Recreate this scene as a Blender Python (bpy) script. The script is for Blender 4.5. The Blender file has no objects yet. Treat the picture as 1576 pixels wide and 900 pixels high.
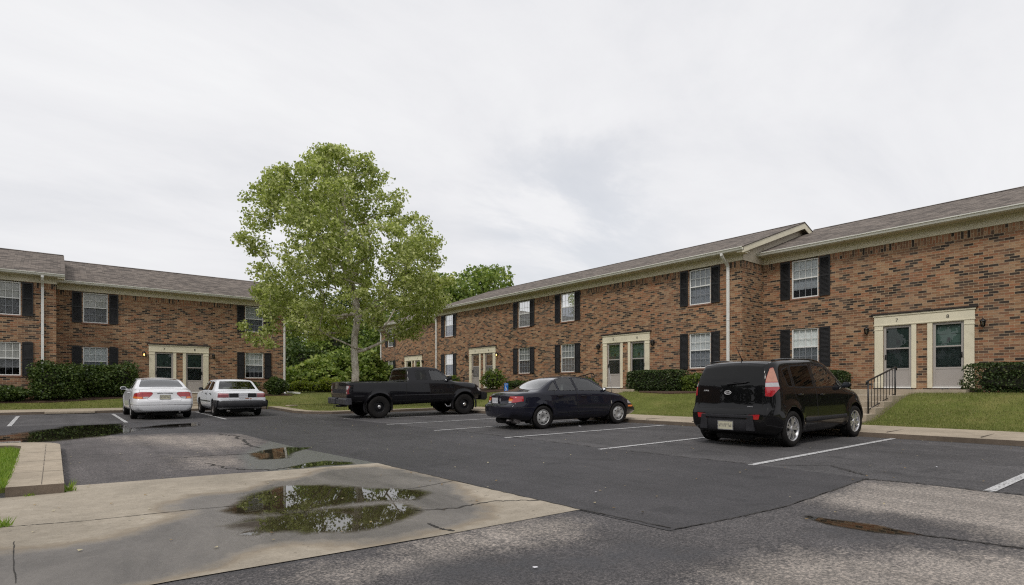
import bpy, bmesh, math, random
import numpy as np
from mathutils import Vector, Matrix, noise as mnoise
random.seed(7); np.random.seed(7)
R = math.radians
scene = bpy.context.scene
COL = scene.collection
CAM_H = 1.24
# ------------------------------------------------------------------ frame
# world X = across the parking lot towards the long brick row, world Y = along that row, away from the camera
FWD = (0.6301, 0.7765); F_PX = 870.0; HOR = 596.0; CX = 788.0
def smooth(x):
    x = min(1.0, max(0.0, x)); return x*x*(3-2*x)
def G(s, t):                                   # asphalt height: drains towards the concrete pan
    r1 = .02*max(0, min(s, 13.6)-2.5); r2 = .0145*max(0, min(t, 27.6)-10)
    return (r1**4+r2**4)**.25
def H(s, t):                                   # lawn height
    a = .72*smooth((s-15.1)/3.9); b = .46*smooth((t-28.9)/5.0)
    return G(s, t)+.12+(a**4+b**4)**.25
def gp(px, py, off=0.0):                       # photo measurement -> point on the ground
    r = (px-CX)/F_PX; a = FWD[0]+FWD[1]*r; b = FWD[1]-FWD[0]*r; Z = 10.
    for i in range(60):
        h = CAM_H-G(a*Z, b*Z)-off; Z = .5*Z+.5*h*F_PX/(py-HOR)
    return (a*Z, b*Z)
# ------------------------------------------------------------------ objects
def link(o, parent=None):
    COL.objects.link(o)
    if parent is not None: o.parent = parent
    return o
def empty(name, loc=(0, 0, 0), rz=0.0, label=None, cat=None, group=None, kind=None):
    o = bpy.data.objects.new(name, None); o.location = loc; o.rotation_euler = (0, 0, rz)
    o.empty_display_size = .2
    link(o); return tag(o, label, cat, group, kind)
def tag(o, label=None, cat=None, group=None, kind=None):
    if label: o['label'] = label
    if cat: o['category'] = cat
    if group: o['group'] = group
    if kind: o['kind'] = kind
    return o
class MB:
    def __init__(s): s.v = []; s.f = []; s.uv = []; s.m = []; s.sm = []
    def face(s, pts, uv=None, m=0, sm=False):
        i = len(s.v); s.v += [tuple(p) for p in pts]; s.f.append(tuple(range(i, i+len(pts))))
        s.uv.append(uv if uv else [(0, 0)]*len(pts)); s.m.append(m); s.sm.append(sm)
    def grid(s, rows, m=0, sm=True, closed=False, uvf=None):
        i = len(s.v); n = len(rows[0])
        for r in rows: s.v += [tuple(p) for p in r]
        for a in range(len(rows)-1):
            for b in range(n if closed else n-1):
                c = (b+1) % n
                q = (i+a*n+b, i+a*n+c, i+(a+1)*n+c, i+(a+1)*n+b)
                s.f.append(q); s.m.append(m); s.sm.append(sm)
                s.uv.append([uvf(s.v[k]) for k in q] if uvf else [(0, 0)]*4)
    def box(s, x0, x1, y0, y1, z0, z1, m=0, P=None, uvs=1.0):
        if x0 > x1: x0, x1 = x1, x0
        if y0 > y1: y0, y1 = y1, y0
        c = [(x, y, z) for z in (z0, z1) for y in (y0, y1) for x in (x0, x1)]
        for idx, ax in (((0, 1, 3, 2), 2), ((4, 6, 7, 5), 2), ((0, 4, 5, 1), 1), ((2, 3, 7, 6), 1), ((0, 2, 6, 4), 0), ((1, 5, 7, 3), 0)):
            pts = [c[k] for k in idx]
            if ax == 2: uv = [(p[0], p[1]) for p in pts]
            elif ax == 1: uv = [(p[0], p[2]) for p in pts]
            else: uv = [(p[1], p[2]) for p in pts]
            s.face([P(*p) if P else p for p in pts], uv, m)
    def tube(s, pts, r, n=8, m=0, cap=True, closed=False):
        pts = [Vector(p) for p in pts]; rows = []; prev = None
        rs = r if isinstance(r, (list, tuple)) else [r]*len(pts)
        for i, p in enumerate(pts):
            if closed: d = pts[(i+1) % len(pts)]-pts[i-1]
            else: d = pts[min(i+1, len(pts)-1)]-pts[max(i-1, 0)]
            d.normalize()
            if prev is None: a = d.orthogonal().normalized()
            else:
                a = prev-d*prev.dot(d)
                a = a.normalized() if a.length > 1e-6 else d.orthogonal().normalized()
            prev = a; b = d.cross(a)
            rows.append([p+(a*math.cos(2*math.pi*k/n)+b*math.sin(2*math.pi*k/n))*rs[i] for k in range(n)])
        if closed: rows.append(rows[0])
        s.grid(rows, m, True, True)
        if cap and not closed:
            s.face(rows[0][::-1], m=m); s.face(rows[-1], m=m)
    def lathe(s, prof, axis='y', n=32, c=(0, 0, 0), m=0):
        rows = []
        for k in range(n+1):
            a = 2*math.pi*k/n; row = []
            for r, h in prof:
                if axis == 'y': row.append((c[0]+r*math.cos(a), c[1]+h, c[2]+r*math.sin(a)))
                elif axis == 'z': row.append((c[0]+r*math.cos(a), c[1]+r*math.sin(a), c[2]+h))
                else: row.append((c[0]+h, c[1]+r*math.cos(a), c[2]+r*math.sin(a)))
            rows.append(row)
        s.grid(rows, m, True)
    def prism(s, poly, P, d0, d1, m=0, sm=False):        # poly (a,b) extruded; P(a,b,d)
        A = [P(a, b, d0) for a, b in poly]; B = [P(a, b, d1) for a, b in poly]
        s.face(A[::-1], m=m); s.face(B, m=m); n = len(poly)
        for i in range(n): s.face([A[i], A[(i+1) % n], B[(i+1) % n], B[i]], m=m, sm=sm)
    def build(s, name, mats, parent=None, merge=False, fix=True, bevel=0):
        me = bpy.data.meshes.new(name); me.from_pydata(s.v, [], s.f)
        uvl = me.uv_layers.new(name='UVMap')
        flat = [c for f in s.uv for u in f for c in u]
        uvl.data.foreach_set('uv', flat)
        mats = mats if isinstance(mats, (list, tuple)) else [mats]
        for m in mats: me.materials.append(m)
        me.polygons.foreach_set('material_index', s.m); me.polygons.foreach_set('use_smooth', s.sm)
        if merge or fix:
            bm = bmesh.new(); bm.from_mesh(me)
            if merge or fix: bmesh.ops.remove_doubles(bm, verts=bm.verts, dist=1e-5)
            if fix: bmesh.ops.recalc_face_normals(bm, faces=bm.faces)
            bm.to_mesh(me); bm.free()
        me.update()
        o = bpy.data.objects.new(name, me); link(o, parent)
        if bevel:
            b = o.modifiers.new('b', 'BEVEL'); b.width = bevel; b.segments = 2; b.limit_method = 'ANGLE'; b.angle_limit = R(40)
        return o
def raw_mesh(name, verts, faces, mat, parent=None, smooth_=False, attrs=None):
    me = bpy.data.meshes.new(name)
    verts = np.asarray(verts, dtype=np.float32); faces = np.asarray(faces, dtype=np.int32)
    n = len(verts); k = faces.shape[1]; m = len(faces)
    me.vertices.add(n); me.vertices.foreach_set('co', verts.ravel())
    me.loops.add(m*k); me.loops.foreach_set('vertex_index', faces.ravel())
    me.polygons.add(m); me.polygons.foreach_set('loop_start', np.arange(0, m*k, k, dtype=np.int32))
    me.update(calc_edges=True); me.validate()
    if smooth_: me.polygons.foreach_set('use_smooth', [True]*m)
    for an, av in (attrs or {}).items():
        a = me.attributes.new(an, 'FLOAT', 'POINT'); a.data.foreach_set('value', np.asarray(av, dtype=np.float32))
    me.materials.append(mat)
    o = bpy.data.objects.new(name, me); link(o, parent); return o
def text_mesh(s, size, depth=.004):
    cu = bpy.data.curves.new('txt', 'FONT'); cu.body = s; cu.size = size; cu.extrude = depth/2; cu.align_x = 'CENTER'; cu.align_y = 'CENTER'
    o = bpy.data.objects.new('txt', cu); COL.objects.link(o)
    bpy.context.view_layer.update()
    me = bpy.data.meshes.new_from_object(o.evaluated_get(bpy.context.evaluated_depsgraph_get()))
    bpy.data.objects.remove(o); bpy.data.curves.remove(cu); return me
# ------------------------------------------------------------------ materials
class NT:
    def __init__(s, name):
        s.mat = bpy.data.materials.new(name); s.mat.use_nodes = True; s.t = s.mat.node_tree
        s.t.nodes.clear(); s.out = s.t.nodes.new('ShaderNodeOutputMaterial')
    def n(s, typ, **kw):
        nd = s.t.nodes.new(typ)
        ins = kw.pop('ins', {})
        for k, v in kw.items(): setattr(nd, k, v)
        for k, v in ins.items():
            if isinstance(v, bpy.types.NodeSocket): s.t.links.new(v, nd.inputs[k])
            else: nd.inputs[k].default_value = v
        return nd
    def math(s, op, a, b=0.0, clamp=False):
        nd = s.n('ShaderNodeMath', operation=op, use_clamp=clamp, ins={0: a, 1: b}); return nd.outputs[0]
    def mix(s, f, a, b, mode='MIX'):
        nd = s.t.nodes.new('ShaderNodeMix'); nd.data_type = 'RGBA'; nd.blend_type = mode
        for k, v in ((0, f), (6, a), (7, b)):
            if isinstance(v, bpy.types.NodeSocket): s.t.links.new(v, nd.inputs[k])
            else: nd.inputs[k].default_value = v if k == 0 else c4(v)
        return nd.outputs[2]
    def noise(s, scale, vec, detail=4, rough=.55, dist=0.0, dim='3D'):
        nd = s.n('ShaderNodeTexNoise', noise_dimensions=dim, ins={'Scale': scale, 'Detail': detail, 'Roughness': rough, 'Distortion': dist, 'Vector': vec})
        return nd.outputs['Fac']
    def ramp(s, f, stops, interp='LINEAR'):
        nd = s.n('ShaderNodeValToRGB', ins={0: f}); cr = nd.color_ramp; cr.interpolation = interp
        while len(cr.elements) > 1: cr.elements.remove(cr.elements[-1])
        cr.elements[0].position = stops[0][0]; cr.elements[0].color = c4(stops[0][1])
        for p, c in stops[1:]:
            e = cr.elements.new(p); e.color = c4(c)
        return nd.outputs[0]
    def pos(s): return s.n('ShaderNodeNewGeometry').outputs['Position']
    def obj(s): return s.n('ShaderNodeTexCoord').outputs['Object']
    def uv(s): return s.n('ShaderNodeUVMap').outputs[0]
    def attr(s, a): return s.n('ShaderNodeAttribute', attribute_name=a).outputs['Fac']
    def bump(s, h, strength=.3, dist=.01):
        return s.n('ShaderNodeBump', ins={'Strength': strength, 'Distance': dist, 'Height': h}).outputs[0]
    def bsdf(s, **ins):
        nd = s.n('ShaderNodeBsdfPrincipled')
        for k, v in ins.items():
            k = k.replace('_', ' ')
            if isinstance(v, bpy.types.NodeSocket): s.t.links.new(v, nd.inputs[k])
            else: nd.inputs[k].default_value = c4(v) if isinstance(v, tuple) and len(v) == 3 else v
        s.t.links.new(nd.outputs[0], s.out.inputs[0]); return nd
    def surf(s, sock): s.t.links.new(sock, s.out.inputs[0])
def c4(c):
    if isinstance(c, (int, float)): return (c, c, c, 1)
    return tuple(c) if len(c) == 4 else (c[0], c[1], c[2], 1)
def mat_simple(name, col, rough=.6, var=.12, scale=3.0, bump=0.0, metallic=0.0, coat=0.0, spec=.5, dirt=None):
    m = NT(name); p = m.obj(); f = m.noise(scale, p, 6, .65)
    lo = tuple(c*(1-var) for c in col); hi = tuple(min(1, c*(1+var)) for c in col)
    c = m.ramp(f, [(.3, lo), (.7, hi)])
    if dirt:
        d = m.noise(scale*.45, p, 8, .75, .6); c = m.mix(m.ramp(d, [(.52, 0.0), (.75, dirt[1])]), c, dirt[0])
    kw = dict(Base_Color=c, Roughness=rough, Metallic=metallic, Coat_Weight=coat, Specular_IOR_Level=spec)
    if coat: kw['Coat_Roughness'] = .04
    if bump: kw['Normal'] = m.bump(m.noise(scale*12, p, 5), bump, .01)
    m.bsdf(**kw); return m.mat
def mat_brick():
    m = NT('brick'); uv = m.uv()
    wv = m.n('ShaderNodeVectorMath', operation='ADD', ins={0: uv, 1: m.n('ShaderNodeVectorMath', operation='SCALE', ins={0: m.n('ShaderNodeTexNoise', ins={'Scale': 9.0, 'Vector': uv}).outputs['Color'], 'Scale': .0016}).outputs[0]}).outputs[0]
    def brick(vec, bw=.240, rh=.0813):
        return m.n('ShaderNodeTexBrick', offset=.5, offset_frequency=2, squash=1, ins={'Vector': vec, 'Color1': (0, 0, 0, 1), 'Color2': (1, 1, 1, 1), 'Mortar': (.5, .5, .5, 1), 'Scale': 1.0, 'Mortar Size': .0075, 'Mortar Smooth': .35, 'Bias': 0.0, 'Brick Width': bw, 'Row Height': rh})
    b = brick(uv)
    n1 = m.noise(22, uv, 5, .7); n2 = m.noise(.55, uv, 4, .6); n3 = m.noise(2.1, uv, 3, .6)
    val = m.math('ADD', b.outputs['Color'], m.math('MULTIPLY', m.math('SUBTRACT', n3, .5), .06))
    col = m.ramp(val, [(0, (.040, .032, .028)), (.09, (.062, .048, .040)), (.16, (.12, .08, .058)), (.25, (.205, .113, .068)), (.37, (.305, .170, .095)), (.5, (.385, .228, .132)), (.62, (.315, .148, .080)), (.74, (.395, .255, .155)), (.86, (.25, .133, .080)), (.94, (.38, .182, .100))], 'CONSTANT')
    col = m.mix(.55, col, m.mix(n1, (.55, .5, .48), (1.25, 1.25, 1.25)), 'MULTIPLY')
    col = m.mix(.5, col, m.ramp(n2, [(.3, (.72, .66, .64)), (.55, (1, 1, 1)), (.75, (1.25, 1.18, 1.12))]), 'MULTIPLY')
    sm = m.noise(1, m.n('ShaderNodeMapping', ins={'Vector': uv, 'Scale': (7.5, 26, 1)}).outputs[0], 4, .7)
    col = m.mix(m.ramp(sm, [(.50, 0.0), (.66, .5)]), col, (.072, .054, .042))
    mort = m.mix(m.noise(14, uv, 3), (.35, .27, .185), (.48, .38, .265))
    c = m.mix(b.outputs['Fac'], col, mort)
    st = m.noise(.35, m.n('ShaderNodeMapping', ins={'Vector': uv, 'Scale': (2.4, .35, 1)}).outputs[0], 6, .65)
    c = m.mix(m.ramp(st, [(.5, 0.0), (.72, .3)]), c, (.19, .15, .125))
    h = m.math('ADD', m.math('MULTIPLY', b.outputs['Fac'], -1.0), m.math('MULTIPLY', n1, .35))
    m.bsdf(Base_Color=c, Roughness=.88, Normal=m.bump(h, .55, .008), Specular_IOR_Level=.25); return m.mat
def mat_shingle(name='shingle', c1=(.062, .054, .050), c2=(.225, .192, .168)):
    m = NT(name); uv = m.uv()
    b = m.n('ShaderNodeTexBrick', offset=.37, offset_frequency=2, ins={'Vector': uv, 'Color1': (0, 0, 0, 1), 'Color2': (1, 1, 1, 1), 'Mortar': (0, 0, 0, 1), 'Scale': 1.0, 'Mortar Size': .006, 'Mortar Smooth': .3, 'Brick Width': .26, 'Row Height': .14})
    n = m.noise(60, uv, 4, .7); n2 = m.noise(.7, uv, 4)
    v = m.math('ADD', m.math('MULTIPLY', b.outputs['Color'], .72), m.math('ADD', m.math('MULTIPLY', n, .28), m.math('MULTIPLY', n2, .25)))
    c = m.ramp(v, [(.15, c1), (.55, tuple((a+b_)/2 for a, b_ in zip(c1, c2))), (.95, c2)])
    c = m.mix(m.math('MULTIPLY', b.outputs['Fac'], .6), c, (.05, .043, .04))
    m.bsdf(Base_Color=c, Roughness=.93, Normal=m.bump(m.math('SUBTRACT', m.math('MULTIPLY', n, .5), b.outputs['Fac']), .5, .012), Specular_IOR_Level=.2); return m.mat
def mat_asphalt(name, base, var=.25, speck=.5, wet=None, dry=None, rough=.85):
    m = NT(name); p = m.pos()
    big = m.noise(.45, p, 6, .6, .4); mid = m.noise(3.5, p, 5, .65); fine = m.noise(42, p, 4, .85); fine2 = m.noise(120, p, 3, .85)
    lo = tuple(c*(1-var) for c in base); hi = tuple(c*(1+var) for c in base)
    c = m.ramp(big, [(.3, lo), (.7, hi)])
    c = m.mix(.55, c, m.ramp(mid, [(.3, (.75,)*3), (.7, (1.25,)*3)]), 'MULTIPLY')
    sp = m.ramp(fine, [(.36, (.45,)*3), (.5, (1, 1, 1)), (.62, (2.1, 2.0, 1.9))])
    c = m.mix(speck, c, sp, 'MULTIPLY')
    c = m.mix(speck*.8, c, m.ramp(fine2, [(.40, (.45,)*3), (.62, (1.8,)*3)]), 'MULTIPLY')
    rg = rough
    ol = m.noise(1.7, p, 3, .5, .8); c = m.mix(m.ramp(ol, [(.585, 0.0), (.70, .5)]), c, tuple(x*.45 for x in base))
    tr = m.noise(.8, m.n('ShaderNodeMapping', ins={'Vector': p, 'Rotation': (0, 0, 0), 'Scale': (2.3, .16, 1)}).outputs[0], 5, .6)
    trc = m.ramp(tr, [(.32, (.70,)*3), (.5, (1.0,)*3), (.68, (1.25,)*3)]); c = m.mix(.6, c, trc, 'MULTIPLY')
    edge = m.math('ADD', m.math('MULTIPLY', m.math('SUBTRACT', m.noise(5, p, 8, .75), .5), .9), m.math('MULTIPLY', m.math('SUBTRACT', fine, .5), .5))
    if dry is not None:
        d = m.ramp(m.math('ADD', m.attr('dry'), edge), [(.33, 0.0), (.72, 1.0)])
        c = m.mix(d, c, m.mix(.9, m.mix(speck, m.mix(mid, tuple(x*.8 for x in dry), tuple(x*1.2 for x in dry)), sp, 'MULTIPLY'), trc, 'MULTIPLY'))
    if wet is not None:
        w = m.ramp(m.math('ADD', m.attr('wet'), m.math('MULTIPLY', edge, .6)), [(.40, 0.0), (.60, 1.0)])
        c = m.mix(w, c, m.mix(.35, wet, sp, 'MULTIPLY'))
        rg = m.math('ADD', rough, m.math('MULTIPLY', w, -.42))
    m.bsdf(Base_Color=c, Roughness=rg, Normal=m.bump(m.math('ADD', fine, m.math('MULTIPLY', fine2, .5)), .45, .006), Specular_IOR_Level=.4); return m.mat
def mat_concrete(name, base, wet=None, var=.15):
    m = NT(name); p = m.pos(); big = m.noise(.9, p, 8, .7, .5); mid = m.noise(7, p, 6, .7); fine = m.noise(60, p, 4, .85)
    c = m.ramp(big, [(.3, tuple(x*(1-var) for x in base)), (.7, tuple(x*(1+var) for x in base))])
    c = m.mix(.6, c, m.ramp(mid, [(.3, (.78, .76, .73)), (.65, (1.12,)*3)]), 'MULTIPLY')
    c = m.mix(.5, c, m.ramp(fine, [(.35, (.7,)*3), (.6, (1.25,)*3)]), 'MULTIPLY')
    spots = m.noise(16, p, 2, .5); c = m.mix(m.ramp(spots, [(.70, 0.0), (.74, .6)]), c, (.10, .085, .07))
    rg = .88
    if wet is not None:
        edge = m.math('ADD', m.math('MULTIPLY', m.math('SUBTRACT', m.noise(2.6, p, 8, .7), .5), .75), m.math('MULTIPLY', m.math('SUBTRACT', fine, .5), .25))
        a = m.math('ADD', m.attr('wet'), edge)
        w = m.ramp(a, [(.36, 0.0), (.66, 1.0)])
        rim = m.ramp(a, [(.25, 0.0), (.42, .6), (.6, 0.0)])
        c = m.mix(rim, c, (.20, .155, .105))
        wc = m.mix(m.ramp(m.noise(1.3, m.n('ShaderNodeMapping', ins={'Vector': p, 'Scale': (1, .35, 1)}).outputs[0], 7, .75, .6), [(.32, 0.0), (.68, 1.0)]), tuple(x*.62 for x in wet), tuple(x*1.35 for x in wet))
        wc = m.mix(.35, wc, m.ramp(fine, [(.35, (.7,)*3), (.6, (1.3,)*3)]), 'MULTIPLY')
        c = m.mix(w, c, wc); rg = m.math('ADD', .88, m.math('MULTIPLY', w, -.4))
    m.bsdf(Base_Color=c, Roughness=rg, Normal=m.bump(fine, .3, .004), Specular_IOR_Level=.35); return m.mat
def mat_leaf(name, stops, trans=.35, scale=1.3, rough=.55):
    m = NT(name); g = m.n('ShaderNodeNewGeometry')
    f = m.math('ADD', m.math('MULTIPLY', g.outputs['Random Per Island'], .65), m.math('MULTIPLY', m.noise(scale, g.outputs['Position'], 3), .55))
    c = m.ramp(f, stops)
    d = m.n('ShaderNodeBsdfPrincipled', ins={'Base Color': c, 'Roughness': rough, 'Specular IOR Level': .35})
    tcol = m.mix(1.0, c, (1.22, 1.36, .68), 'MULTIPLY')
    t = m.n('ShaderNodeBsdfTranslucent', ins={'Color': tcol})
    m.surf(m.n('ShaderNodeMixShader', ins={0: trans, 1: d.outputs[0], 2: t.outputs[0]}).outputs[0]); return m.mat
def mat_glass(name, tint=(.6, .65, .65), refl=1.0, rough=.0, ior=1.5, wob=0.0):
    m = NT(name)
    tr = m.n('ShaderNodeBsdfTransparent', ins={'Color': c4(tint)})
    kw = {'Color': (1, 1, 1, 1), 'Roughness': rough}
    if wob: kw['Normal'] = m.bump(m.noise(1.6, m.pos(), 2), wob, .05)
    gl = m.n('ShaderNodeBsdfGlossy', ins=kw)
    fr = m.n('ShaderNodeFresnel', ins={'IOR': ior})
    f = m.math('MULTIPLY', fr.outputs[0], refl, True)
    m.surf(m.n('ShaderNodeMixShader', ins={0: f, 1: tr.outputs[0], 2: gl.outputs[0]}).outputs[0]); return m.mat
def mat_paint(name, col, rough=.3, coat=.7, dirt=.12, metallic=0.0):
    m = NT(name); p = m.obj(); n = m.noise(2.2, p, 7, .7, .3); z = m.n('ShaderNodeSeparateXYZ', ins={0: p}).outputs[2]
    low = m.ramp(z, [(.15, 1.0), (.55, .15), (.9, .03)])
    f = m.math('MULTIPLY', m.math('MULTIPLY', m.ramp(n, [(.35, .15), (.75, 1.0)]), low), dirt*1.6, True)
    c = m.mix(f, col, (.15, .13, .11))
    m.bsdf(Base_Color=c, Roughness=m.math('ADD', rough, m.math('MULTIPLY', f, .4)), Coat_Weight=coat, Coat_Roughness=.02, Coat_IOR=1.38, Metallic=metallic, Specular_IOR_Level=.08); return m.mat
M = {}
def setup_mats():
    M['brick'] = mat_brick()
    M['shingle'] = mat_shingle()
    M['trim'] = mat_simple('cream_trim', (.72, .67, .52), .55, .07, 1.5, dirt=((.33, .29, .21), .5))
    M['gutter'] = mat_simple('white_gutter', (.70, .70, .64), .45, .05, 2, dirt=((.42, .40, .34), .4))
    M['downspout'] = mat_simple('white_downspout', (.74, .74, .72), .45, .05, 2, dirt=((.45, .42, .38), .35))
    M['soffit'] = mat_simple('soffit', (.60, .555, .43), .7, .06, 2)
    M['shutter'] = mat_simple('black_shutter', (.0085, .0085, .010), .55, .25, 4)
    M['white'] = mat_simple('white_vinyl', (.76, .77, .76), .45, .05, 3)
    M['storm'] = mat_simple('storm_door_grey', (.37, .345, .325), .45, .05, 3, dirt=((.36, .33, .30), .3))
    M['green_door'] = mat_simple('green_door_paint', (.075, .125, .105), .5, .15, 3)
    M['blind'] = mat_simple('white_curtain', (.82, .85, .85), .8, .05, 5)
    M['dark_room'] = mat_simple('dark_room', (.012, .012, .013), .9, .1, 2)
    M['glass'] = mat_glass('window_glass', (.88, .90, .90), .65, wob=.02)
    M['screen'] = mat_glass('insect_screen', (.60, .61, .64), .12, .6)
    M['stormglass'] = mat_glass('storm_glass', (.80, .84, .84), 1.0)
    M['black_metal'] = mat_simple('black_metal', (.014, .014, .016), .4, .2, 5)
    M['flash'] = mat_simple('dark_flashing', (.035, .028, .024), .6, .3, 5)
    M['lamp_glass'] = mat_glass('lantern_glass', (.55, .52, .45), 1.0)
    g = NT('lamp_lit'); e = g.n('ShaderNodeEmission', ins={'Color': (1, .62, .22, 1), 'Strength': 9.0}); g.surf(e.outputs[0]); M['lit'] = g.mat
    M['concrete'] = mat_concrete('sidewalk_concrete', (.37, .315, .245), var=.2)
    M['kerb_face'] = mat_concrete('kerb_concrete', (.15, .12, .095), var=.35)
    M['pan'] = mat_concrete('pan_concrete', (.335, .295, .238), wet=(.138, .126, .114), var=.22)
    M['asphalt'] = mat_asphalt('aged_asphalt', (.072, .068, .070), .2, .95, wet=(.040, .040, .045), dry=(.215, .195, .178))
    M['patch'] = mat_asphalt('old_patch_asphalt', (.088, .081, .082), .3, .9, wet=(.11, .112, .105), dry=(.25, .222, .20))
    M['stall'] = mat_asphalt('stall_asphalt', (.068, .066, .069), .25, .75, wet=(.03, .03, .033), dry=(.13, .12, .112))
    M['newlane'] = mat_asphalt('sealed_asphalt', (.041, .039, .042), .22, .55, rough=.62)
    m = NT('line_paint'); p = m.pos(); n = m.noise(30, p, 6, .8); 
    pr = m.n('ShaderNodeBsdfPrincipled', ins={'Base Color': m.mix(m.noise(6, p, 4), (.42, .42, .43), (.62, .62, .62)), 'Roughness': .7})
    tr = m.n('ShaderNodeBsdfTransparent'); m.surf(m.n('ShaderNodeMixShader', ins={0: m.ramp(n, [(.41, 0.0), (.47, 1.0)]), 1: tr.outputs[0], 2: pr.outputs[0]}).outputs[0]); M['line'] = m.mat
    m = NT('puddle_water'); tr = m.n('ShaderNodeBsdfTransparent', ins={'Color': (.56, .53, .44, 1)})
    gl = m.n('ShaderNodeBsdfGlossy', ins={'Roughness': .015, 'Color': (1, 1, 1, 1), 'Normal': m.bump(m.noise(1.2, m.pos(), 2), .012, .02)}); fr = m.n('ShaderNodeFresnel', ins={'IOR': 1.34})
    body = m.n('ShaderNodeMixShader', ins={0: m.math('MULTIPLY', fr.outputs[0], 1.15, True), 1: tr.outputs[0], 2: gl.outputs[0]})
    a = m.math('ADD', m.math('ADD', m.attr('depth'), m.math('MULTIPLY', m.math('SUBTRACT', m.noise(4.0, m.pos(), 8, .75), .5), .65)), m.math('MULTIPLY', m.math('SUBTRACT', m.noise(1.3, m.pos(), 3, .6), .52), .9))
    m.surf(m.n('ShaderNodeMixShader', ins={0: m.ramp(a, [(.22, 0.0), (.58, 1.0)]), 1: m.n('ShaderNodeBsdfTransparent').outputs[0], 2: body.outputs[0]}).outputs[0]); M['water'] = m.mat
    m = NT('lawn_soil'); p = m.pos(); n = m.noise(1.1, p, 6, .65); f = m.noise(45, p, 4, .8)
    c = m.ramp(n, [(.3, (.10, .12, .03)), (.55, (.145, .165, .045)), (.75, (.22, .20, .08))])
    c = m.mix(m.ramp(m.noise(.5, p, 5, .7), [(.5, 0.0), (.7, .5)]), c, (.27, .235, .10))
    c = m.mix(.75, c, m.ramp(f, [(.3, (.35, .4, .3)), (.65, (1.4, 1.4, 1.2))]), 'MULTIPLY')
    m.bsdf(Base_Color=c, Roughness=.95, Normal=m.bump(f, .8, .03), Specular_IOR_Level=.15); M['lawn'] = m.mat
    M['grass'] = mat_leaf('grass_blades', [(.15, (.09, .11, .028)), (.42, (.15, .175, .045)), (.65, (.215, .23, .07)), (.9, (.34, .31, .14))], .3, .8, .6)
    M['grass_bright'] = mat_leaf('bright_grass_blades', [(.15, (.10, .17, .02)), (.5, (.19, .30, .04)), (.9, (.30, .38, .08))], .35, 1.5, .6)
    M['mulch'] = mat_simple('mulch', (.060, .030, .020), .95, .5, 9, .9)
    M['syc_leaf'] = mat_leaf('sycamore_leaves', [(.1, (.115, .145, .035)), (.35, (.225, .268, .072)), (.6, (.39, .43, .155)), (.9, (.66, .67, .36))], .40, .7)
    M['wood_leaf'] = mat_leaf('woodland_leaves', [(.1, (.05, .085, .018)), (.4, (.13, .19, .042)), (.7, (.22, .29, .07)), (.95, (.36, .41, .12))], .3, .35)
    M['dark_leaf'] = mat_leaf('dark_woodland_leaves', [(.1, (.022, .042, .012)), (.45, (.05, .085, .02)), (.8, (.085, .13, .03)), (.98, (.15, .20, .05))], .22, .5)  # darker green variety for every other woodland tree
    M['hedge_leaf'] = mat_leaf('hedge_leaves', [(.1, (.016, .030, .010)), (.5, (.035, .060, .017)), (.8, (.060, .095, .025)), (.98, (.11, .12, .04))], .15, 2.5, .45)
    M['bush_leaf'] = mat_leaf('bush_leaves', [(.1, (.045, .08, .012)), (.5, (.10, .155, .025)), (.9, (.20, .25, .05))], .3, 2.5, .45)
    M['thick_leaf'] = mat_leaf('laurel_leaves', [(.1, (.022, .045, .012)), (.5, (.05, .085, .02)), (.9, (.12, .165, .045))], .2, 1.8, .4)
    M['weed_leaf'] = mat_leaf('weed_leaves', [(.1, (.12, .17, .02)), (.5, (.22, .28, .04)), (.9, (.36, .38, .07))], .35, 1.5, .5)
    M['inner'] = mat_simple('shrub_shade_core', (.020, .022, .012), .95, .5, 9)  # near-black colour stands in for shade inside the shrubs
    m = NT('sycamore_bark'); p = m.obj(); n = m.noise(5, m.n('ShaderNodeMapping', ins={'Vector': p, 'Scale': (1, 1, .45)}).outputs[0], 6, .65, .4)
    c = m.ramp(n, [(.34, (.20, .17, .135)), (.44, (.42, .37, .31)), (.53, (.58, .53, .46)), (.7, (.70, .66, .59))])
    m.bsdf(Base_Color=c, Roughness=.85, Normal=m.bump(m.noise(26, p, 5), .5, .01)); M['bark'] = m.mat
    M['dark_bark'] = mat_simple('dark_bark', (.085, .065, .05), .9, .35, 6, .6)
    # vehicles
    M['p_black'] = mat_paint('gloss_black_paint', (.004, .004, .005), .22, .8, .03)
    M['p_navy'] = mat_paint('dark_navy_paint', (.009, .010, .019), .28, .9, .09)
    M['p_truck'] = mat_paint('faded_black_paint', (.007, .007, .0095), .30, .85, .08)
    M['p_white'] = mat_paint('white_paint', (.74, .75, .78), .3, .8, .05)
    M['p_white2'] = mat_paint('worn_white_paint', (.70, .72, .76), .4, .4, .12)
    M['tyre'] = mat_simple('tyre_rubber', (.013, .012, .012), .75, .25, 8, .3, spec=.2)
    M['plastic'] = mat_simple('black_plastic', (.012, .012, .014), .5, .2, 6, spec=.25)
    M['greyplastic'] = mat_simple('charcoal_plastic', (.024, .024, .028), .55, .2, 6, spec=.25)
    M['alloy'] = mat_simple('alloy', (.55, .55, .57), .28, .06, 6, metallic=.75)
    M['hubcap'] = mat_simple('silver_hubcap', (.42, .42, .42), .38, .12, 7, metallic=.4)
    M['steel'] = mat_simple('dull_steel', (.16, .15, .15), .5, .2, 7, metallic=.5)
    M['badge'] = mat_simple('silver_badge', (.60, .60, .62), .4, .05, 5)
    M['chrome'] = mat_simple('chrome', (.72, .72, .72), .12, .03, 5, metallic=1.0)
    M['well'] = mat_simple('wheel_well', (.006, .006, .006), .95, .1, 3)
    M['seam'] = mat_simple('panel_gap', (.004, .004, .004), .8, .1, 3)
    M['seam_light'] = mat_simple('panel_gap_light', (.09, .09, .095), .8, .1, 3)
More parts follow.
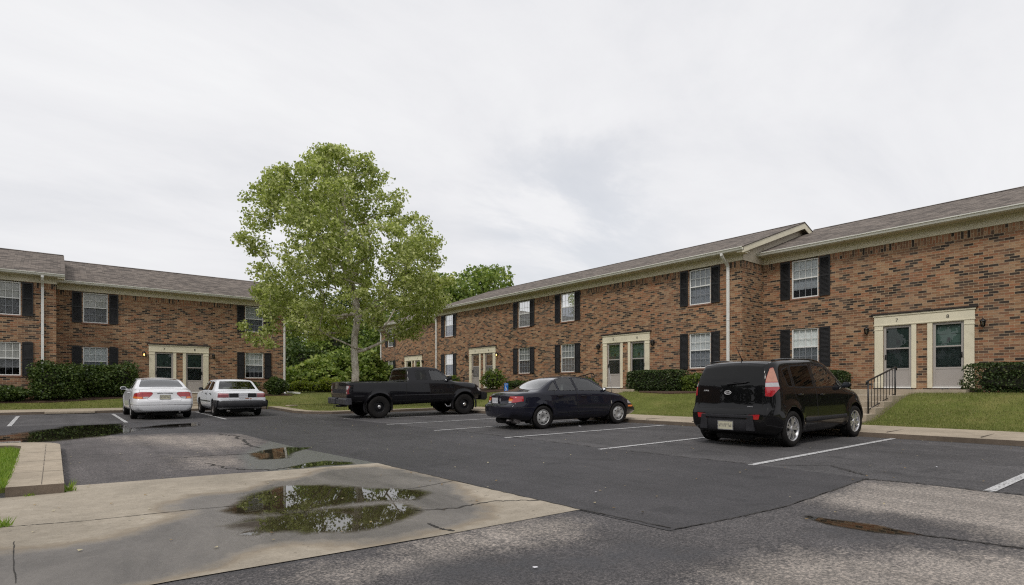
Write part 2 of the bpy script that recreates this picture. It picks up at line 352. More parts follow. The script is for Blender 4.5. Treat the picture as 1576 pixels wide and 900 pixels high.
    M['red_lens'] = mat_simple('red_lens', (.36, .010, .018), .12, .12, 14, coat=1.0)
    M['dred_lens'] = mat_simple('dark_red_lens', (.17, .012, .02), .2, .12, 14, coat=.8)
    M['orange_lens'] = mat_simple('orange_lens', (.75, .20, .02), .15, .12, 14, coat=1.0)
    M['clear_lens'] = mat_simple('clear_lens', (.42, .42, .44), .12, .15, 20, coat=1.0)
    M['peach_lens'] = mat_simple('peach_lens', (.46, .20, .13), .12, .12, 14, coat=1.0)
    M['tint'] = mat_glass('dark_privacy_glass', (.035, .038, .04), .7)
    M['cglass'] = mat_glass('car_glass', (.82, .88, .86), 1.9)
    M['seat'] = mat_simple('grey_seat_cloth', (.22, .215, .20), .9, .15, 9)
    M['lightseat'] = mat_simple('tan_seat_cloth', (.20, .19, .17), .9, .15, 9)
    M['mirror'] = mat_simple('mirror_glass', (.16, .17, .19), .12, .01, 1, metallic=1.0)
    m = NT('licence_plate'); p = m.obj(); yz = m.n('ShaderNodeMapping', ins={'Vector': p, 'Scale': (1, 60, 8)}).outputs[0]
    z = m.n('ShaderNodeSeparateXYZ', ins={0: p}).outputs[2]; n = m.noise(1, yz, 1, .3)
    band = m.ramp(m.math('ABSOLUTE', z), [(.028, 1.0), (.034, 0.0)])
    m.bsdf(Base_Color=m.mix(m.math('MULTIPLY', band, m.ramp(n, [(.46, 0.0), (.54, .75)])), (.52, .50, .38), (.12, .11, .12)), Roughness=.4); M['plate'] = m.mat
    m2 = NT('licence_plate_white'); p = m2.obj(); yz = m2.n('ShaderNodeMapping', ins={'Vector': p, 'Scale': (1, 60, 8)}).outputs[0]
    z = m2.n('ShaderNodeSeparateXYZ', ins={0: p}).outputs[2]; n = m2.noise(1, yz, 1, .3)
    band = m2.ramp(m2.math('ABSOLUTE', z), [(.028, 1.0), (.034, 0.0)])
    m2.bsdf(Base_Color=m2.mix(m2.math('MULTIPLY', band, m2.ramp(n, [(.46, 0.0), (.54, .6)])), (.62, .63, .66), (.14, .16, .24)), Roughness=.4); M['plate_white'] = m2.mat
    M['sign_blue'] = mat_simple('sign_blue', (.012, .14, .50), .4, .04, 4)
    M['sign_white'] = mat_simple('sign_white', (.8, .8, .8), .4, .02, 4)
    M['galv'] = mat_simple('galvanised_post', (.30, .30, .30), .45, .15, 8, metallic=.6)
    M['joint'] = mat_simple('weathered_joint', (.13, .11, .09), .95, .4, 12)
    M['crack'] = mat_simple('dark_joint', (.030, .027, .024), .95, .4, 12)
    M['rust'] = mat_simple('rust', (.35, .11, .03), .9, .4, 20)
    M['litter'] = mat_simple('white_litter', (.7, .7, .75), .6, .1, 10)
    M['dead_leaf'] = mat_leaf('dead_leaves', [(.1, (.12, .06, .02)), (.5, (.30, .20, .07)), (.9, (.5, .45, .3))], .1)
    M['stucco'] = mat_simple('gable_panel', (.52, .46, .36), .7, .05, 2, dirt=((.35, .31, .25), .3))
def sdist(pts, poly):                       # signed distance, + inside (numpy)
    P = np.asarray(pts, float); Q = np.asarray(poly, float); n = len(Q)
    dmin = np.full(len(P), 1e9); inside = np.zeros(len(P), bool)
    for i in range(n):
        a = Q[i]; b = Q[(i+1) % n]; e = b-a; w = P-a
        tt = np.clip((w@e)/max(1e-12, e@e), 0, 1); d = np.linalg.norm(w-tt[:, None]*e, axis=1); dmin = np.minimum(dmin, d)
        c = ((a[1] > P[:, 1]) != (b[1] > P[:, 1])) & (P[:, 0] < (b[0]-a[0])*(P[:, 1]-a[1])/(b[1]-a[1]+1e-12)+a[0])
        inside ^= c
    return np.where(inside, dmin, -dmin)
def mask(pts, polys, soft):
    out = np.zeros(len(pts))
    for p in polys: out = np.maximum(out, np.clip(.5+.5*sdist(pts, p)/soft, 0, 1))
    return out
def pxpoly(l): return [gp(*p) for p in l]
def sheet(name, poly, step, off, mat, hf=G, attrs=None, kind='structure', label=None, sides=0.0, parent=None, side_mat=None):
    bm = bmesh.new(); f = bm.faces.new([bm.verts.new((x, y, 0)) for x, y in poly])
    xs = [p[0] for p in poly]; ys = [p[1] for p in poly]
    if step:
        k = math.floor(min(xs)/step)+1
        while k*step < max(xs)-1e-6:
            bmesh.ops.bisect_plane(bm, geom=bm.verts[:]+bm.edges[:]+bm.faces[:], dist=1e-5, plane_co=(k*step, 0, 0), plane_no=(1, 0, 0)); k += 1
        k = math.floor(min(ys)/step)+1
        while k*step < max(ys)-1e-6:
            bmesh.ops.bisect_plane(bm, geom=bm.verts[:]+bm.edges[:]+bm.faces[:], dist=1e-5, plane_co=(0, k*step, 0), plane_no=(0, 1, 0)); k += 1
    for v in bm.verts: v.co.z = hf(v.co.x, v.co.y)+off
    bmesh.ops.recalc_face_normals(bm, faces=bm.faces)
    if sides:
        be = [e for e in bm.edges if len(e.link_faces) == 1]
        r = bmesh.ops.extrude_edge_only(bm, edges=be)
        for g in r['geom']:
            if isinstance(g, bmesh.types.BMVert): g.co.z -= sides
        if side_mat:
            for g in r['geom']:
                if isinstance(g, bmesh.types.BMFace): g.material_index = 1
    me = bpy.data.meshes.new(name); bm.to_mesh(me); bm.free()
    me.materials.append(mat)
    if side_mat: me.materials.append(side_mat)
    if attrs:
        co = np.empty(len(me.vertices)*3, np.float32); me.vertices.foreach_get('co', co); co = co.reshape(-1, 3)[:, :2]
        for an, fn in attrs.items():
            a = me.attributes.new(an, 'FLOAT', 'POINT'); a.data.foreach_set('value', np.asarray(fn(co), np.float32))
    o = bpy.data.objects.new(name, me); link(o, parent)
    return tag(o, label=label, kind=kind)
def arc(cx, cy, r, a0, a1, n=8):
    return [(cx+r*math.cos(R(a0+(a1-a0)*i/n)), cy+r*math.sin(R(a0+(a1-a0)*i/n))) for i in range(n+1)]
def build_ground():
    # ---- lawns and far ground: one sheet to the horizon, sunk under the paving
    def axis(lo, hi):
        a = [-400, -200, -120, -80, -60, -50]+list(np.arange(-42, lo, 2.0)); a += list(np.arange(lo, hi, .25)); a += list(np.arange(hi, hi+30, 2.0))+[hi+40, hi+60, hi+100, 250, 420]; return sorted(set(round(float(x), 3) for x in a))
    xs = axis(-14, 23); ys = axis(-8, 36)
    lotA = [(-45, -40), (15.0, -40), (15.0, 21.1), (14.35, 21.8), (8.7, 22.3), (8.15, 22.9), (8.05, 27.5), (7.4, 28.8), (-45, 28.8)]
    cuts = [(15, 20.3, 5.35, 7.1), (15, 18.95, 15.7, 17.4), (15, 18.95, 26.8, 28.3), (4.3, 6.0, 28.8, 32.65)]
    isl = [(-45, 8.75), (-.35, 8.75), (-.35, 14.3), (-45, 14.3)]
    P = np.array([(x, y) for y in ys for x in xs]); lot = sdist(P, lotA) > 0; ins = sdist(P, isl) > 0
    V = []
    for (x, y), a, b in zip(P, lot, ins):
        if b: z = .115
        elif a: z = G(x, y)-.12
        else: z = H(x, y)+.02*mnoise.noise((x*.35, y*.35, 0))
        if max(abs(x), abs(y)) > 60: z += .0
        if any(c[0] < x < c[1] and c[2] < y < c[3] for c in cuts): z -= .25
        V.append((x, y, z))
    nx = len(xs); F = [(j*nx+i, j*nx+i+1, (j+1)*nx+i+1, (j+1)*nx+i) for j in range(len(ys)-1) for i in range(nx-1)]
    o = raw_mesh('ground', V, F, M['lawn'], smooth_=True); tag(o, kind='structure')
    # ---- parking lot
    lot_poly = [(-45, -40), (13.12, -40), (13.12, 21.55), (8.6, 21.9), (7.8, 22.6), (7.6, 23.6), (7.75, 27.0), (-45, 27.0)]
    def dry_st(co):
        s, t = co[:, 0], co[:, 1]
        a = np.clip(1-np.abs(s-8.25)/.45, 0, 1)*.52*(t < 20)
        b = np.clip(1-np.abs(t-21.3)/.5, 0, 1)*.5*(s < 7)
        return np.maximum(a, b)
    def wet_st(co):
        s, t = co[:, 0], co[:, 1]; out = np.clip(1-np.abs(s-12.8)/.5, 0, 1)*.45
        return np.maximum(out, np.clip(1-np.abs(t-26.8)/.6, 0, 1)*.5*(s < 7))
    sheet('parking_lot', lot_poly, .5, 0, M['stall'], attrs={'dry': dry_st, 'wet': wet_st})
    # ---- resealed drive lane
    lane = [(4.02, 2.86), (4.9, 2.72), (5.6, 2.63), (7.86, 2.68), (7.93, 4.1), (7.9, 7), (8.02, 10), (8.15, 12.5), (8.0, 16), (7.7, 20.0), (7.4, 20.9), (-45, 20.9), (-45, 16.3), (1.8, 16.4), (3.2, 16.0), (3.62, 15.2), (3.70, 13.4), (3.8, 11.4), (4.0, 8.3)]
    sheet('drive_lane', lane, .5, .005, M['newlane'])
    # ---- aged asphalt in the foreground
    dryp = [pxpoly([(470, 875), (560, 872), (640, 850), (625, 835), (720, 820), (800, 802), (870, 800), (895, 812), (880, 826), (800, 838), (720, 850), (600, 880), (500, 899)]),
            pxpoly([(1250, 773), (1330, 742), (1450, 745), (1576, 760), (1700, 775), (1750, 880), (1576, 845), (1490, 812), (1400, 795), (1300, 784)]),
            pxpoly([(1100, 885), (1170, 862), (1240, 850), (1330, 856), (1420, 850), (1560, 855), (1700, 868), (1900, 960), (1300, 960), (1120, 915)])]
    wetp = [pxpoly([(620, 850), (880, 832), (960, 800), (1050, 825), (1180, 840), (1330, 850), (1200, 870), (1000, 900), (700, 930), (500, 905)]),
            pxpoly([(1190, 782), (1260, 797), (1400, 820), (1520, 838), (1440, 848), (1330, 850), (1200, 830)])]
    aged = [(-12, -12), (7.85, -12), (7.85, 2.66), (5.6, 2.61), (4.9, 2.70), (4.0, 2.84), (4.0, 3.96), (2.3, 4.03), (-12, 4.3)]
    sheet('asphalt_apron', aged, .16, .004, M['asphalt'], attrs={'dry': lambda c: mask(c, dryp, .6), 'wet': lambda c: mask(c, wetp, .7)*.62})
    # ---- old patch
    patch = [(.1, 8.5), (.13, 8.97), (2.0, 8.8), (4.0, 8.33), (3.8, 11.4), (3.70, 13.4), (3.62, 15.2), (3.2, 16.0), (1.8, 16.4), (-12, 16.3), (-12, 14.2), (.1, 14.2)]
    wp = [pxpoly([(370, 700), (420, 678), (470, 688), (560, 706), (585, 713), (440, 726), (380, 722)])]
    dp = [pxpoly([(110, 672), (250, 668), (400, 668), (420, 685), (330, 700), (200, 686)]), pxpoly([(250, 700), (420, 698), (430, 720), (260, 726)])]
    sheet('old_asphalt_patch', patch, .16, .006, M['patch'], attrs={'dry': lambda c: mask(c, dp, .8)*.62, 'wet': lambda c: mask(c, wp, .5)})
    # ---- concrete pan
    wet = pxpoly([(-60, 850), (25, 850), (165, 833), (240, 808), (284, 798), (296, 789), (262, 789), (252, 780), (300, 764), (380, 757), (420, 742), (470, 735), (505, 722), (580, 719), (640, 727), (690, 741), (718, 768), (745, 780), (742, 796), (700, 812), (655, 820), (560, 838), (440, 838), (370, 852), (340, 868), (250, 893), (200, 905), (-100, 960)])
    pan = [(-12, 8.3), (-.4, 8.47), (.12, 8.44), (.13, 8.97), (2.0, 8.8), (4.0, 8.33), (4.0, 6.2), (4.03, 3.9), (3.1, 3.98), (2.3, 4.05), (.6, 4.16), (-12, 4.35)]
    sheet('concrete_pan', pan, .10, .008, M['pan'], attrs={'wet': lambda c: mask(c, [wet], .35)})
    # ---- joints and cracks
    rnd = random.Random(3)
    def crack(name, pts, w, n=14, jit=.015, off=.0105, mat='crack'):
        out = []; m = MB()
        for i in range(len(pts)-1):
            a, b = Vector(pts[i]), Vector(pts[i+1])
            for k in range(n): out.append(a.lerp(b, k/n)+Vector((rnd.uniform(-jit, jit), rnd.uniform(-jit, jit))))
        out.append(Vector(pts[-1])); rows = []
        for i, p in enumerate(out):
            d = (out[min(i+1, len(out)-1)]-out[max(i-1, 0)]).normalized(); nn = Vector((-d.y, d.x)); ww = w*rnd.uniform(.35, 1.2)
            rows.append([(p.x+nn.x*ww, p.y+nn.y*ww, G(p.x, p.y)+off), (p.x-nn.x*ww, p.y-nn.y*ww, G(p.x, p.y)+off)])
        m.grid(rows, 0, False); o = m.build(name, M[mat]); tag(o, kind='structure'); return o
    crack('pan_joint', pxpoly([(0, 813), (130, 803), (300, 785), (500, 768), (640, 752), (697, 741)]), .008, 30, .002)
    crack('pan_joint', pxpoly([(642, 787), (700, 783), (760, 772), (830, 771)]), .016, 10, .03)
    crack('pan_joint', pxpoly([(24, 900), (20, 850), (22, 835)]), .004, 8, .004)
    crack('pan_joint', pxpoly([(660, 806), (680, 815), (700, 818)]), .018, 8, .02)
    crack('asphalt_crack', pxpoly([(285, 704), (380, 699), (400, 698)]), .02, 10, .03)
    crack('asphalt_crack', pxpoly([(340, 668), (365, 672), (380, 684), (400, 690)]), .03, 10, .06)
    crack('asphalt_crack', pxpoly([(320, 713), (350, 722), (420, 724), (470, 716)]), .018, 12, .05)
    crack('asphalt_crack', [(4.0, 8.2), (4.01, 6.2), (4.03, 3.95), (4.1, 2.9)], .011, 20, .012)
    crack('asphalt_crack', [(4.1, 2.85), (4.9, 2.7), (5.6, 2.62), (7.86, 2.66)], .009, 16, .012)
    crack('asphalt_crack', pxpoly([(1330, 738), (1420, 745), (1500, 755), (1600, 764)]), .02, 20, .03)
    crack('asphalt_crack', pxpoly([(1240, 795), (1330, 808), (1430, 826), (1576, 845)]), .018, 20, .02)
    crack('asphalt_crack', pxpoly([(1200, 716), (1280, 717), (1335, 732), (1290, 722)]), .012, 14, .02)
    crack('asphalt_crack', [(7.95, 4.2), (7.93, 7), (8.05, 10), (8.15, 12.5)], .018, 30, .03)
    # ---- puddles
    def puddle(poly, soft=.22, step=.07):
        xs = [p[0] for p in poly]; ys = [p[1] for p in poly]; x0, x1, y0, y1 = min(xs)-.25, max(xs)+.25, min(ys)-.25, max(ys)+.25
        nx = max(6, min(120, int((x1-x0)/step))); ny = max(6, min(120, int((y1-y0)/step)))
        P = np.array([(x0+(x1-x0)*i/nx, y0+(y1-y0)*j/ny) for j in range(ny+1) for i in range(nx+1)])
        cx, cy = sum(xs)/len(xs), sum(ys)/len(ys)
        V = [(x, y, G(x, y)+.0125) for x, y in P]
        F = [(j*(nx+1)+i, j*(nx+1)+i+1, (j+1)*(nx+1)+i+1, (j+1)*(nx+1)+i) for j in range(ny) for i in range(nx)]
        sd = np.clip(.5+.5*sdist(P, poly)/soft, 0, 1)
        keep = [f for f in F if max(sd[k] for k in f) > .05]
        o = raw_mesh('puddle', V, keep, M['water'], smooth_=True, attrs={'depth': sd}); tag(o, kind='structure')
    puddle(pxpoly([(342, 788), (372, 777), (392, 762), (440, 750), (500, 748), (560, 753), (640, 756), (662, 760), (640, 768), (585, 770), (530, 775), (480, 784), (430, 793), (370, 795)]), .20)
    puddle(pxpoly([(347, 811), (374, 800), (430, 796), (500, 787), (560, 781), (600, 778), (645, 782), (640, 790), (615, 798), (585, 812), (540, 818), (470, 820), (425, 818), (390, 816)]), .20)
    puddle(pxpoly([(372, 821), (385, 818), (402, 819), (396, 826), (372, 825)]), .05)
    puddle(pxpoly([(385, 699), (410, 693), (440, 689), (473, 690), (450, 697), (440, 706), (405, 707), (388, 703)]), .14)
    puddle(pxpoly([(445, 720), (470, 714), (500, 710), (540, 712), (545, 715), (500, 717), (455, 722)]), .10)
    puddle(pxpoly([(-90, 682), (0, 672), (60, 664), (110, 656), (180, 653), (195, 660), (298, 651), (300, 655), (275, 658), (215, 663), (150, 672), (60, 681), (0, 682), (-90, 692)]), .45, .14)
    puddle(pxpoly([(1236, 795), (1275, 801), (1345, 810), (1400, 822), (1420, 826), (1370, 823), (1310, 814), (1270, 807)]), .05, .05)
    # ---- painted lines
    def line(a, b, w=.1):
        a = Vector(a); b = Vector(b); n = max(2, int((b-a).length/.5)); d = (b-a).normalized(); q = Vector((-d.y, d.x))*w/2; m = MB(); rows = []
        for i in range(n+1):
            p = a.lerp(b, i/n); rows.append([(p.x+q.x, p.y+q.y, G(p.x, p.y)+.009), (p.x-q.x, p.y-q.y, G(p.x, p.y)+.009)])
        m.grid(rows, 0, False); o = m.build('parking_line', M['line']); tag(o, kind='structure')
    for a, b in (((7.86, 4.19), (13.05, 3.97)), ((7.72, 6.99), (13.0, 6.6)), ((7.84, 9.92), (12.9, 9.30)), ((7.73, 12.75), (12.8, 12.35)), ((7.85, 1.5), (13.0, 1.30)), ((7.8, 15.6), (12.9, 15.1)), ((7.8, 18.9), (12.9, 17.2)), ((7.9, -1.2), (13, -1.4))):
        line(a, b)
    for s in (-3.7, -.95, 1.74, 4.52): line((s, 20.9), (s, 26.0))
    # ---- kerbs and sidewalks
    def hs(s, t): return G(min(s, 13.1), min(t, 27.))+.095+.02*max(0, s-13.1, t-27.0)
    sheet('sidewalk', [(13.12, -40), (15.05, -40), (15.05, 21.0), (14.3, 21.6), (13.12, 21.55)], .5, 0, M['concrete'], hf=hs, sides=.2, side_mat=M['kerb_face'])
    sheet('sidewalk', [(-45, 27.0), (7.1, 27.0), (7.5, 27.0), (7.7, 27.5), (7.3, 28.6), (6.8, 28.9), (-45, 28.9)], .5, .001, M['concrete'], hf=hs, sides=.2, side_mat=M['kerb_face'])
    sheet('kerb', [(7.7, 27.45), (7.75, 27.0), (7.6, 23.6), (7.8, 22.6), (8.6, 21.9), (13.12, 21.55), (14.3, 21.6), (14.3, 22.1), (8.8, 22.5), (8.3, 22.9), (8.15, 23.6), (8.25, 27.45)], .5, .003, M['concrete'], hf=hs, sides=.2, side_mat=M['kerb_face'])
    # near island: wide kerb with a rounded far corner
    k = [(-.42, 8.5), (.10, 8.44), (.10, 13.6)]+arc(-.80, 13.6, .90, 0, 90, 8)+[(-45, 14.5), (-45, 14.05), (-1.0, 14.05)]+arc(-.85, 13.6, .4, 90, 0, 5)+[(-.45, 13.3)]
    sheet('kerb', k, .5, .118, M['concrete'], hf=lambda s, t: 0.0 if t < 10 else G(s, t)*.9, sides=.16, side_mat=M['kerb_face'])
    m = MB()                                                   # gutter joints of that kerb
    for t in (9.8, 11.1, 12.4): m.box(-.44, .11, t, t+.012, .1, .1195+G(0, t)*.9)
    for t in np.arange(8.5, 13.6, .5): m.box(-.110, -.103, t, t+.5, .1, .1203+G(0, t+.25)*.9)
    o = m.build('kerb_joint', M['joint']); tag(o, kind='structure')
    m = MB()
    for t in np.arange(-8, 21, 1.52): m.box(13.3, 15.04, t, t+.012, .2, hs(14.2, t)+.0025)
    m.build('sidewalk_joint', M['joint']); tag(bpy.data.objects['sidewalk_joint'], kind='structure')
    # concrete lip left of the pan with weeds
    # ---- mulch beds along the brick rows
    for poly in ([(19.0, 11.3), (20.35, 11.3), (20.35, 15.3), (19.4, 15.3), (18.5, 14.6), (18.2, 13.0), (18.5, 11.8)], [(18.4, 22.8), (20.35, 22.8), (20.35, 27.0), (19.0, 27.0), (18.0, 26.2), (17.7, 24.8)],
                 [(20.5, -6), (21.9, -6), (21.9, 4.4), (20.5, 4.4)], [(20.6, 7.5), (21.9, 7.5), (21.9, 10.9), (20.6, 10.9)], [(-8, 31.2), (-.1, 31.2), (3.3, 32.5), (3.6, 33.9), (-8, 33.9)], [(6.6, 32.6), (10.5, 32.6), (10.5, 33.9), (6.6, 33.9)],
                 [(19.2, 30.0), (20.35, 30.0), (20.35, 33.0), (19.2, 33.0)]):
        sheet('mulch_bed', poly, .4, .035, M['mulch'], hf=H, sides=.06)
    # ---- salt-white stain of dried silt near the far island
    return lotA
def build_blades():
    rs = np.random.RandomState(5)
    def blades(name, regions, hmin, hmax, wid, mat, label, hf):
        V = []; base = 0
        allp = []
        for (s0, s1, t0, t1, dens, test) in regions:
            n = int((s1-s0)*(t1-t0)*dens); p = np.column_stack([rs.uniform(s0, s1, n), rs.uniform(t0, t1, n)])
            if test is not None: p = p[test(p)]
            allp.append(p)
        p = np.vstack(allp); n = len(p); z = np.array([hf(a, b) for a, b in p])
        # tufting: taller and shorter areas
        an = rs.uniform(0, 2*np.pi, n); h = rs.uniform(hmin, hmax, n); w = wid*rs.uniform(.6, 1.3, n); le = rs.uniform(.1, .9, n)*h
        la = rs.uniform(0, 2*np.pi, n); dx, dy = np.cos(an)*w, np.sin(an)*w; lx, ly = np.cos(la)*le, np.sin(la)*le
        V = np.empty((n, 3, 3)); V[:, 0] = np.column_stack([p[:, 0]-dx, p[:, 1]-dy, z-.01]); V[:, 1] = np.column_stack([p[:, 0]+dx, p[:, 1]+dy, z-.01]); V[:, 2] = np.column_stack([p[:, 0]+lx, p[:, 1]+ly, z+h])
        o = raw_mesh(name, V.reshape(-1, 3), np.arange(n*3).reshape(-1, 3), mat); tag(o, label, 'grass', kind='stuff'); return o
    lawn_r = lambda p: np.ones(len(p), bool)
    nostep = lambda p: ~((p[:, 1] > 5.35) & (p[:, 1] < 7.1) & (p[:, 0] < 20.3)) & ~((p[:, 1] > 4.3) & (p[:, 1] < 7.5) & (p[:, 0] > 19.9)) & ~((p[:, 1] > 15.6) & (p[:, 1] < 17.6) & (p[:, 0] > 15)) & ~((p[:, 1] > 26.8) & (p[:, 1] < 28.2))
    blades('grass', [(15.02, 17, -1, 12, 1100, nostep), (17, 21.9, -1, 11, 520, nostep), (15.02, 20.3, 11, 21.5, 380, nostep)], .025, .06, .006, M['grass'], 'mown lawn of short green grass between sidewalk and long right brick row', H)
    isl = lambda p: ~((p[:, 0] < 8.2) & (p[:, 1] < 28.9)) & (sdist(p, [(3.8, 28), (6.4, 28), (6.4, 34.2), (3.8, 34.2)]) < 0)
    blades('grass', [(8.3, 20.2, 22.4, 34, 130, isl), (-7, 8.3, 28.9, 33.0, 260, isl)], .03, .07, .010, M['grass'], 'mown lawn of short green grass around the sycamore and in front of left brick row', H)
    near = lambda p: (sdist(p, [(-9, 8.6), (-.44, 8.55), (-.46, 13.2), (-.6, 13.7), (-1.0, 14.0), (-9, 14.0)]) > -.03)
    blades('grass', [(-6, -.4, 8.5, 14.0, 1500, near)], .03, .085, .007, M['grass_bright'], 'bright green grass island behind the wide concrete kerb at left', lambda a, b: .115)
    # weeds in the joints by the kerb
    def weed(pt, r, n, hh, label):
        V = []
        for i in range(n):
            a = rs.uniform(0, 6.28); rr = r*rs.uniform(0, 1); x, y = pt[0]+rr*math.cos(a), pt[1]+rr*math.sin(a); h = hh*rs.uniform(.4, 1); l = rs.uniform(0, 6.28)
            V += [(x-.006, y, G(x, y)), (x+.006, y+.004, G(x, y)), (x+math.cos(l)*h*.7, y+math.sin(l)*h*.7, G(x, y)+h)]
        o = raw_mesh('weed_tuft', V, np.arange(n*3).reshape(-1, 3), M['grass_bright']); tag(o, label, 'weed')
    weed((.15, 8.55), .06, 45, .16, 'small weed tuft at the right front corner of the wide kerb')
    weed(gp(4, 812), .07, 50, .10, 'low weed tuft growing in the concrete joint at far left edge')
    weed(gp(45, 764), .05, 30, .05, 'tiny weed tuft at foot of wide kerb front face')
BW, FR0, FR1 = 4.86, 4.86, 5.12            # brick top, frieze; heights above the door sill
def build_row(label, cat_name, axis, sections):
    """axis 'R': facade plane X=const looking to -X, u = Y.  axis 'L': facade plane Y=const looking to -Y, u = X"""
    root = empty(cat_name, (sections[0]['plane'], sections[0]['u0'], 0) if axis == 'R' else (sections[0]['u0'], sections[0]['plane'], 0), 0, label, 'building')
    ox, oy = root.location.x, root.location.y
    def mkP(plane):
        if axis == 'R': return lambda u, d, z: (plane-d-ox, u-oy, z)
        return lambda u, d, z: (u-ox, plane-d-oy, z)
    DEP = 9.2
    for si, sc in enumerate(sections):
        P = mkP(sc['plane']); u0, u1, fl = sc['u0'], sc['u1'], sc['floor']
        # ---------- openings
        ops = []
        for uc in sc['windows']:
            for zz in ((.78, 2.22), (3.38, 4.82)): ops.append((uc-.49, uc+.49, fl+zz[0], fl+zz[1]))
        for uc in sc['doors']:
            ops.append((uc-1.10, uc-.29, fl-.02, fl+2.07)); ops.append((uc+.29, uc+1.10, fl-.02, fl+2.07))
        zt = fl+BW; zs = fl+BW-.24
        us = sorted(set([u0, u1]+[o[0] for o in ops]+[o[1] for o in ops])); zsx = sorted(set([fl-.7, zs]+[o[2] for o in ops]+[o[3] for o in ops if o[3] < zs]))
        w = MB()
        def hit(a, b, c, d): return any(a >= o[0]-1e-6 and b <= o[1]+1e-6 and c >= o[2]-1e-6 and d <= o[3]+1e-6 for o in ops)
        zsx = sorted(set(zsx+[zs]))
        for i in range(len(us)-1):
            for j in range(len(zsx)-1):
                a, b, c, d = us[i], us[i+1], zsx[j], zsx[j+1]
                if hit(a, b, c, min(d, zs)): continue
                w.face([P(a, 0, c), P(b, 0, c), P(b, 0, d), P(a, 0, d)], [(a, c), (b, c), (b, d), (a, d)])
        # soldier course: the same bricks standing on end
        su = [u0]+sorted([x for o in ops if o[3] > zs for x in (o[0], o[1])])+[u1]
        for i in range(0, len(su), 2):
            a, b = su[i], su[i+1]
            w.face([P(a, .004, zs), P(b, .004, zs), P(b, .004, zt), P(a, .004, zt)], [(.003, a), (.003, b), (.237, b), (.237, a)])
        for o in ops:                                           # reveals
            a, b, c, d = o; D = -.10
            for q, uvq in ((((a, 0, c), (a, D, c), (a, D, d), (a, 0, d)), 'v'), (((b, 0, c), (b, D, c), (b, D, d), (b, 0, d)), 'v'), (((a, 0, d), (b, 0, d), (b, D, d), (a, D, d)), 'h'), (((a, 0, c), (b, 0, c), (b, D, c), (a, D, c)), 'h')):
                w.face([P(*x) for x in q], [((x[1], x[2]) if uvq == 'v' else (x[0], x[1])) for x in q])
        # sides and back
        for uu, k in ((u0, 0), (u1, 1)):
            w.face([P(uu, 0, fl-.7), P(uu, -DEP, fl-.7), P(uu, -DEP, zs), P(uu, 0, zs)], [(0.05, fl-.7), (DEP+.05, fl-.7), (DEP+.05, zs), (.05, zs)])
            w.face([P(uu, 0, zs), P(uu, -DEP, zs), P(uu, -DEP, zt), P(uu, 0, zt)], [(.003, 0), (.003, DEP), (.237, DEP), (.237, 0)])
        w.face([P(u0, -DEP, fl-.7), P(u1, -DEP, fl-.7), P(u1, -DEP, zt), P(u0, -DEP, zt)], [(u0, fl-.7), (u1, fl-.7), (u1, zt), (u0, zt)])
        wall = w.build('wall', M['brick'], root, fix=False)
        # dark interior behind the openings
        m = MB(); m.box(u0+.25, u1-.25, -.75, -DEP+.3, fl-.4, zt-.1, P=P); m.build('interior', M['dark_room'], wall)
        # ---------- frieze, soffit, gutter, roof
        e0, e1 = (.3 if sc['open'][0] else 0), (.3 if sc['open'][1] else 0)
        ra, rb = u0-e0, u1+e1; OV = .48; ze = fl+5.25
        m = MB(); m.box(u0-.02*bool(e0), u1+.02*bool(e1), .03, -.02, fl+FR0, fl+FR1, P=P); m.box(u0-.02*bool(e0), u1+.02*bool(e1), .055, .03, fl+FR0+.2, fl+FR1, P=P)
        m.build('frieze', M['trim'], root, bevel=.006)
        m = MB(); m.box(ra+.004, rb-.004, .002, OV-.02, fl+FR1, fl+FR1+.02, P=P); m.build('soffit', M['soffit'], root)
        m = MB(); prof = [(OV, fl+5.115), (OV+.02, fl+5.115), (OV+.075, fl+5.135), (OV+.085, fl+5.16), (OV+.10, fl+5.20), (OV+.125, fl+5.215), (OV+.125, fl+5.245), (OV+.11, fl+5.245), (OV+.09, fl+5.20), (OV+.01, fl+5.15), (OV, fl+5.24)]
        A = [P(ra, d, z) for d, z in prof]; B = [P(rb, d, z) for d, z in prof]
        for i in range(len(prof)-1): m.face([A[i], B[i], B[i+1], A[i+1]])
        m.face(A); m.face(B[::-1]); m.build('gutter', M['gutter'], root)
        m = MB(); m.box(ra, rb, OV-.02, OV, fl+FR1-.01, ze+.0, P=P); m.build('fascia', M['gutter'], root)
        pitch = .36; rd = sc.get('ridge', -4.6); zr = ze+pitch*(OV-rd); m = MB(); T = .11
        nseg = 1
        for (dA, dB, zA, zB) in ((OV+.03, rd, ze+.012, zr), (rd, 2*rd-OV-.03, zr, ze+.012)):
            sl = math.hypot(dB-dA, zB-zA); v0 = 0 if dA > rd+.1 else sl
            a, b = ra-.02*bool(e0), rb+.02*bool(e1)
            m.face([P(a, dA, zA), P(b, dA, zA), P(b, dB, zB), P(a, dB, zB)], [(a, v0), (b, v0), (b, v0+sl), (a, v0+sl)])
            m.face([P(a, dA, zA-.03), P(b, dA, zA-.03), P(b, dB, zB-.03), P(a, dB, zB-.03)], [(a, v0), (b, v0), (b, v0+sl), (a, v0+sl)])
            m.face([P(a, dA, zA-.03), P(b, dA, zA-.03), P(b, dA, zA), P(a, dA, zA)])
            for uu in (a, b): m.face([P(uu, dA, zA-.03), P(uu, dA, zA), P(uu, dB, zB), P(uu, dB, zB-.03)])
        # ridge caps
        m.face([P(ra, rd+.14, zr-.14*pitch+.02), P(rb, rd+.14, zr-.14*pitch+.02), P(rb, rd, zr+.025), P(ra, rd, zr+.025)], [(ra, 0), (rb, 0), (rb, .14), (ra, .14)])
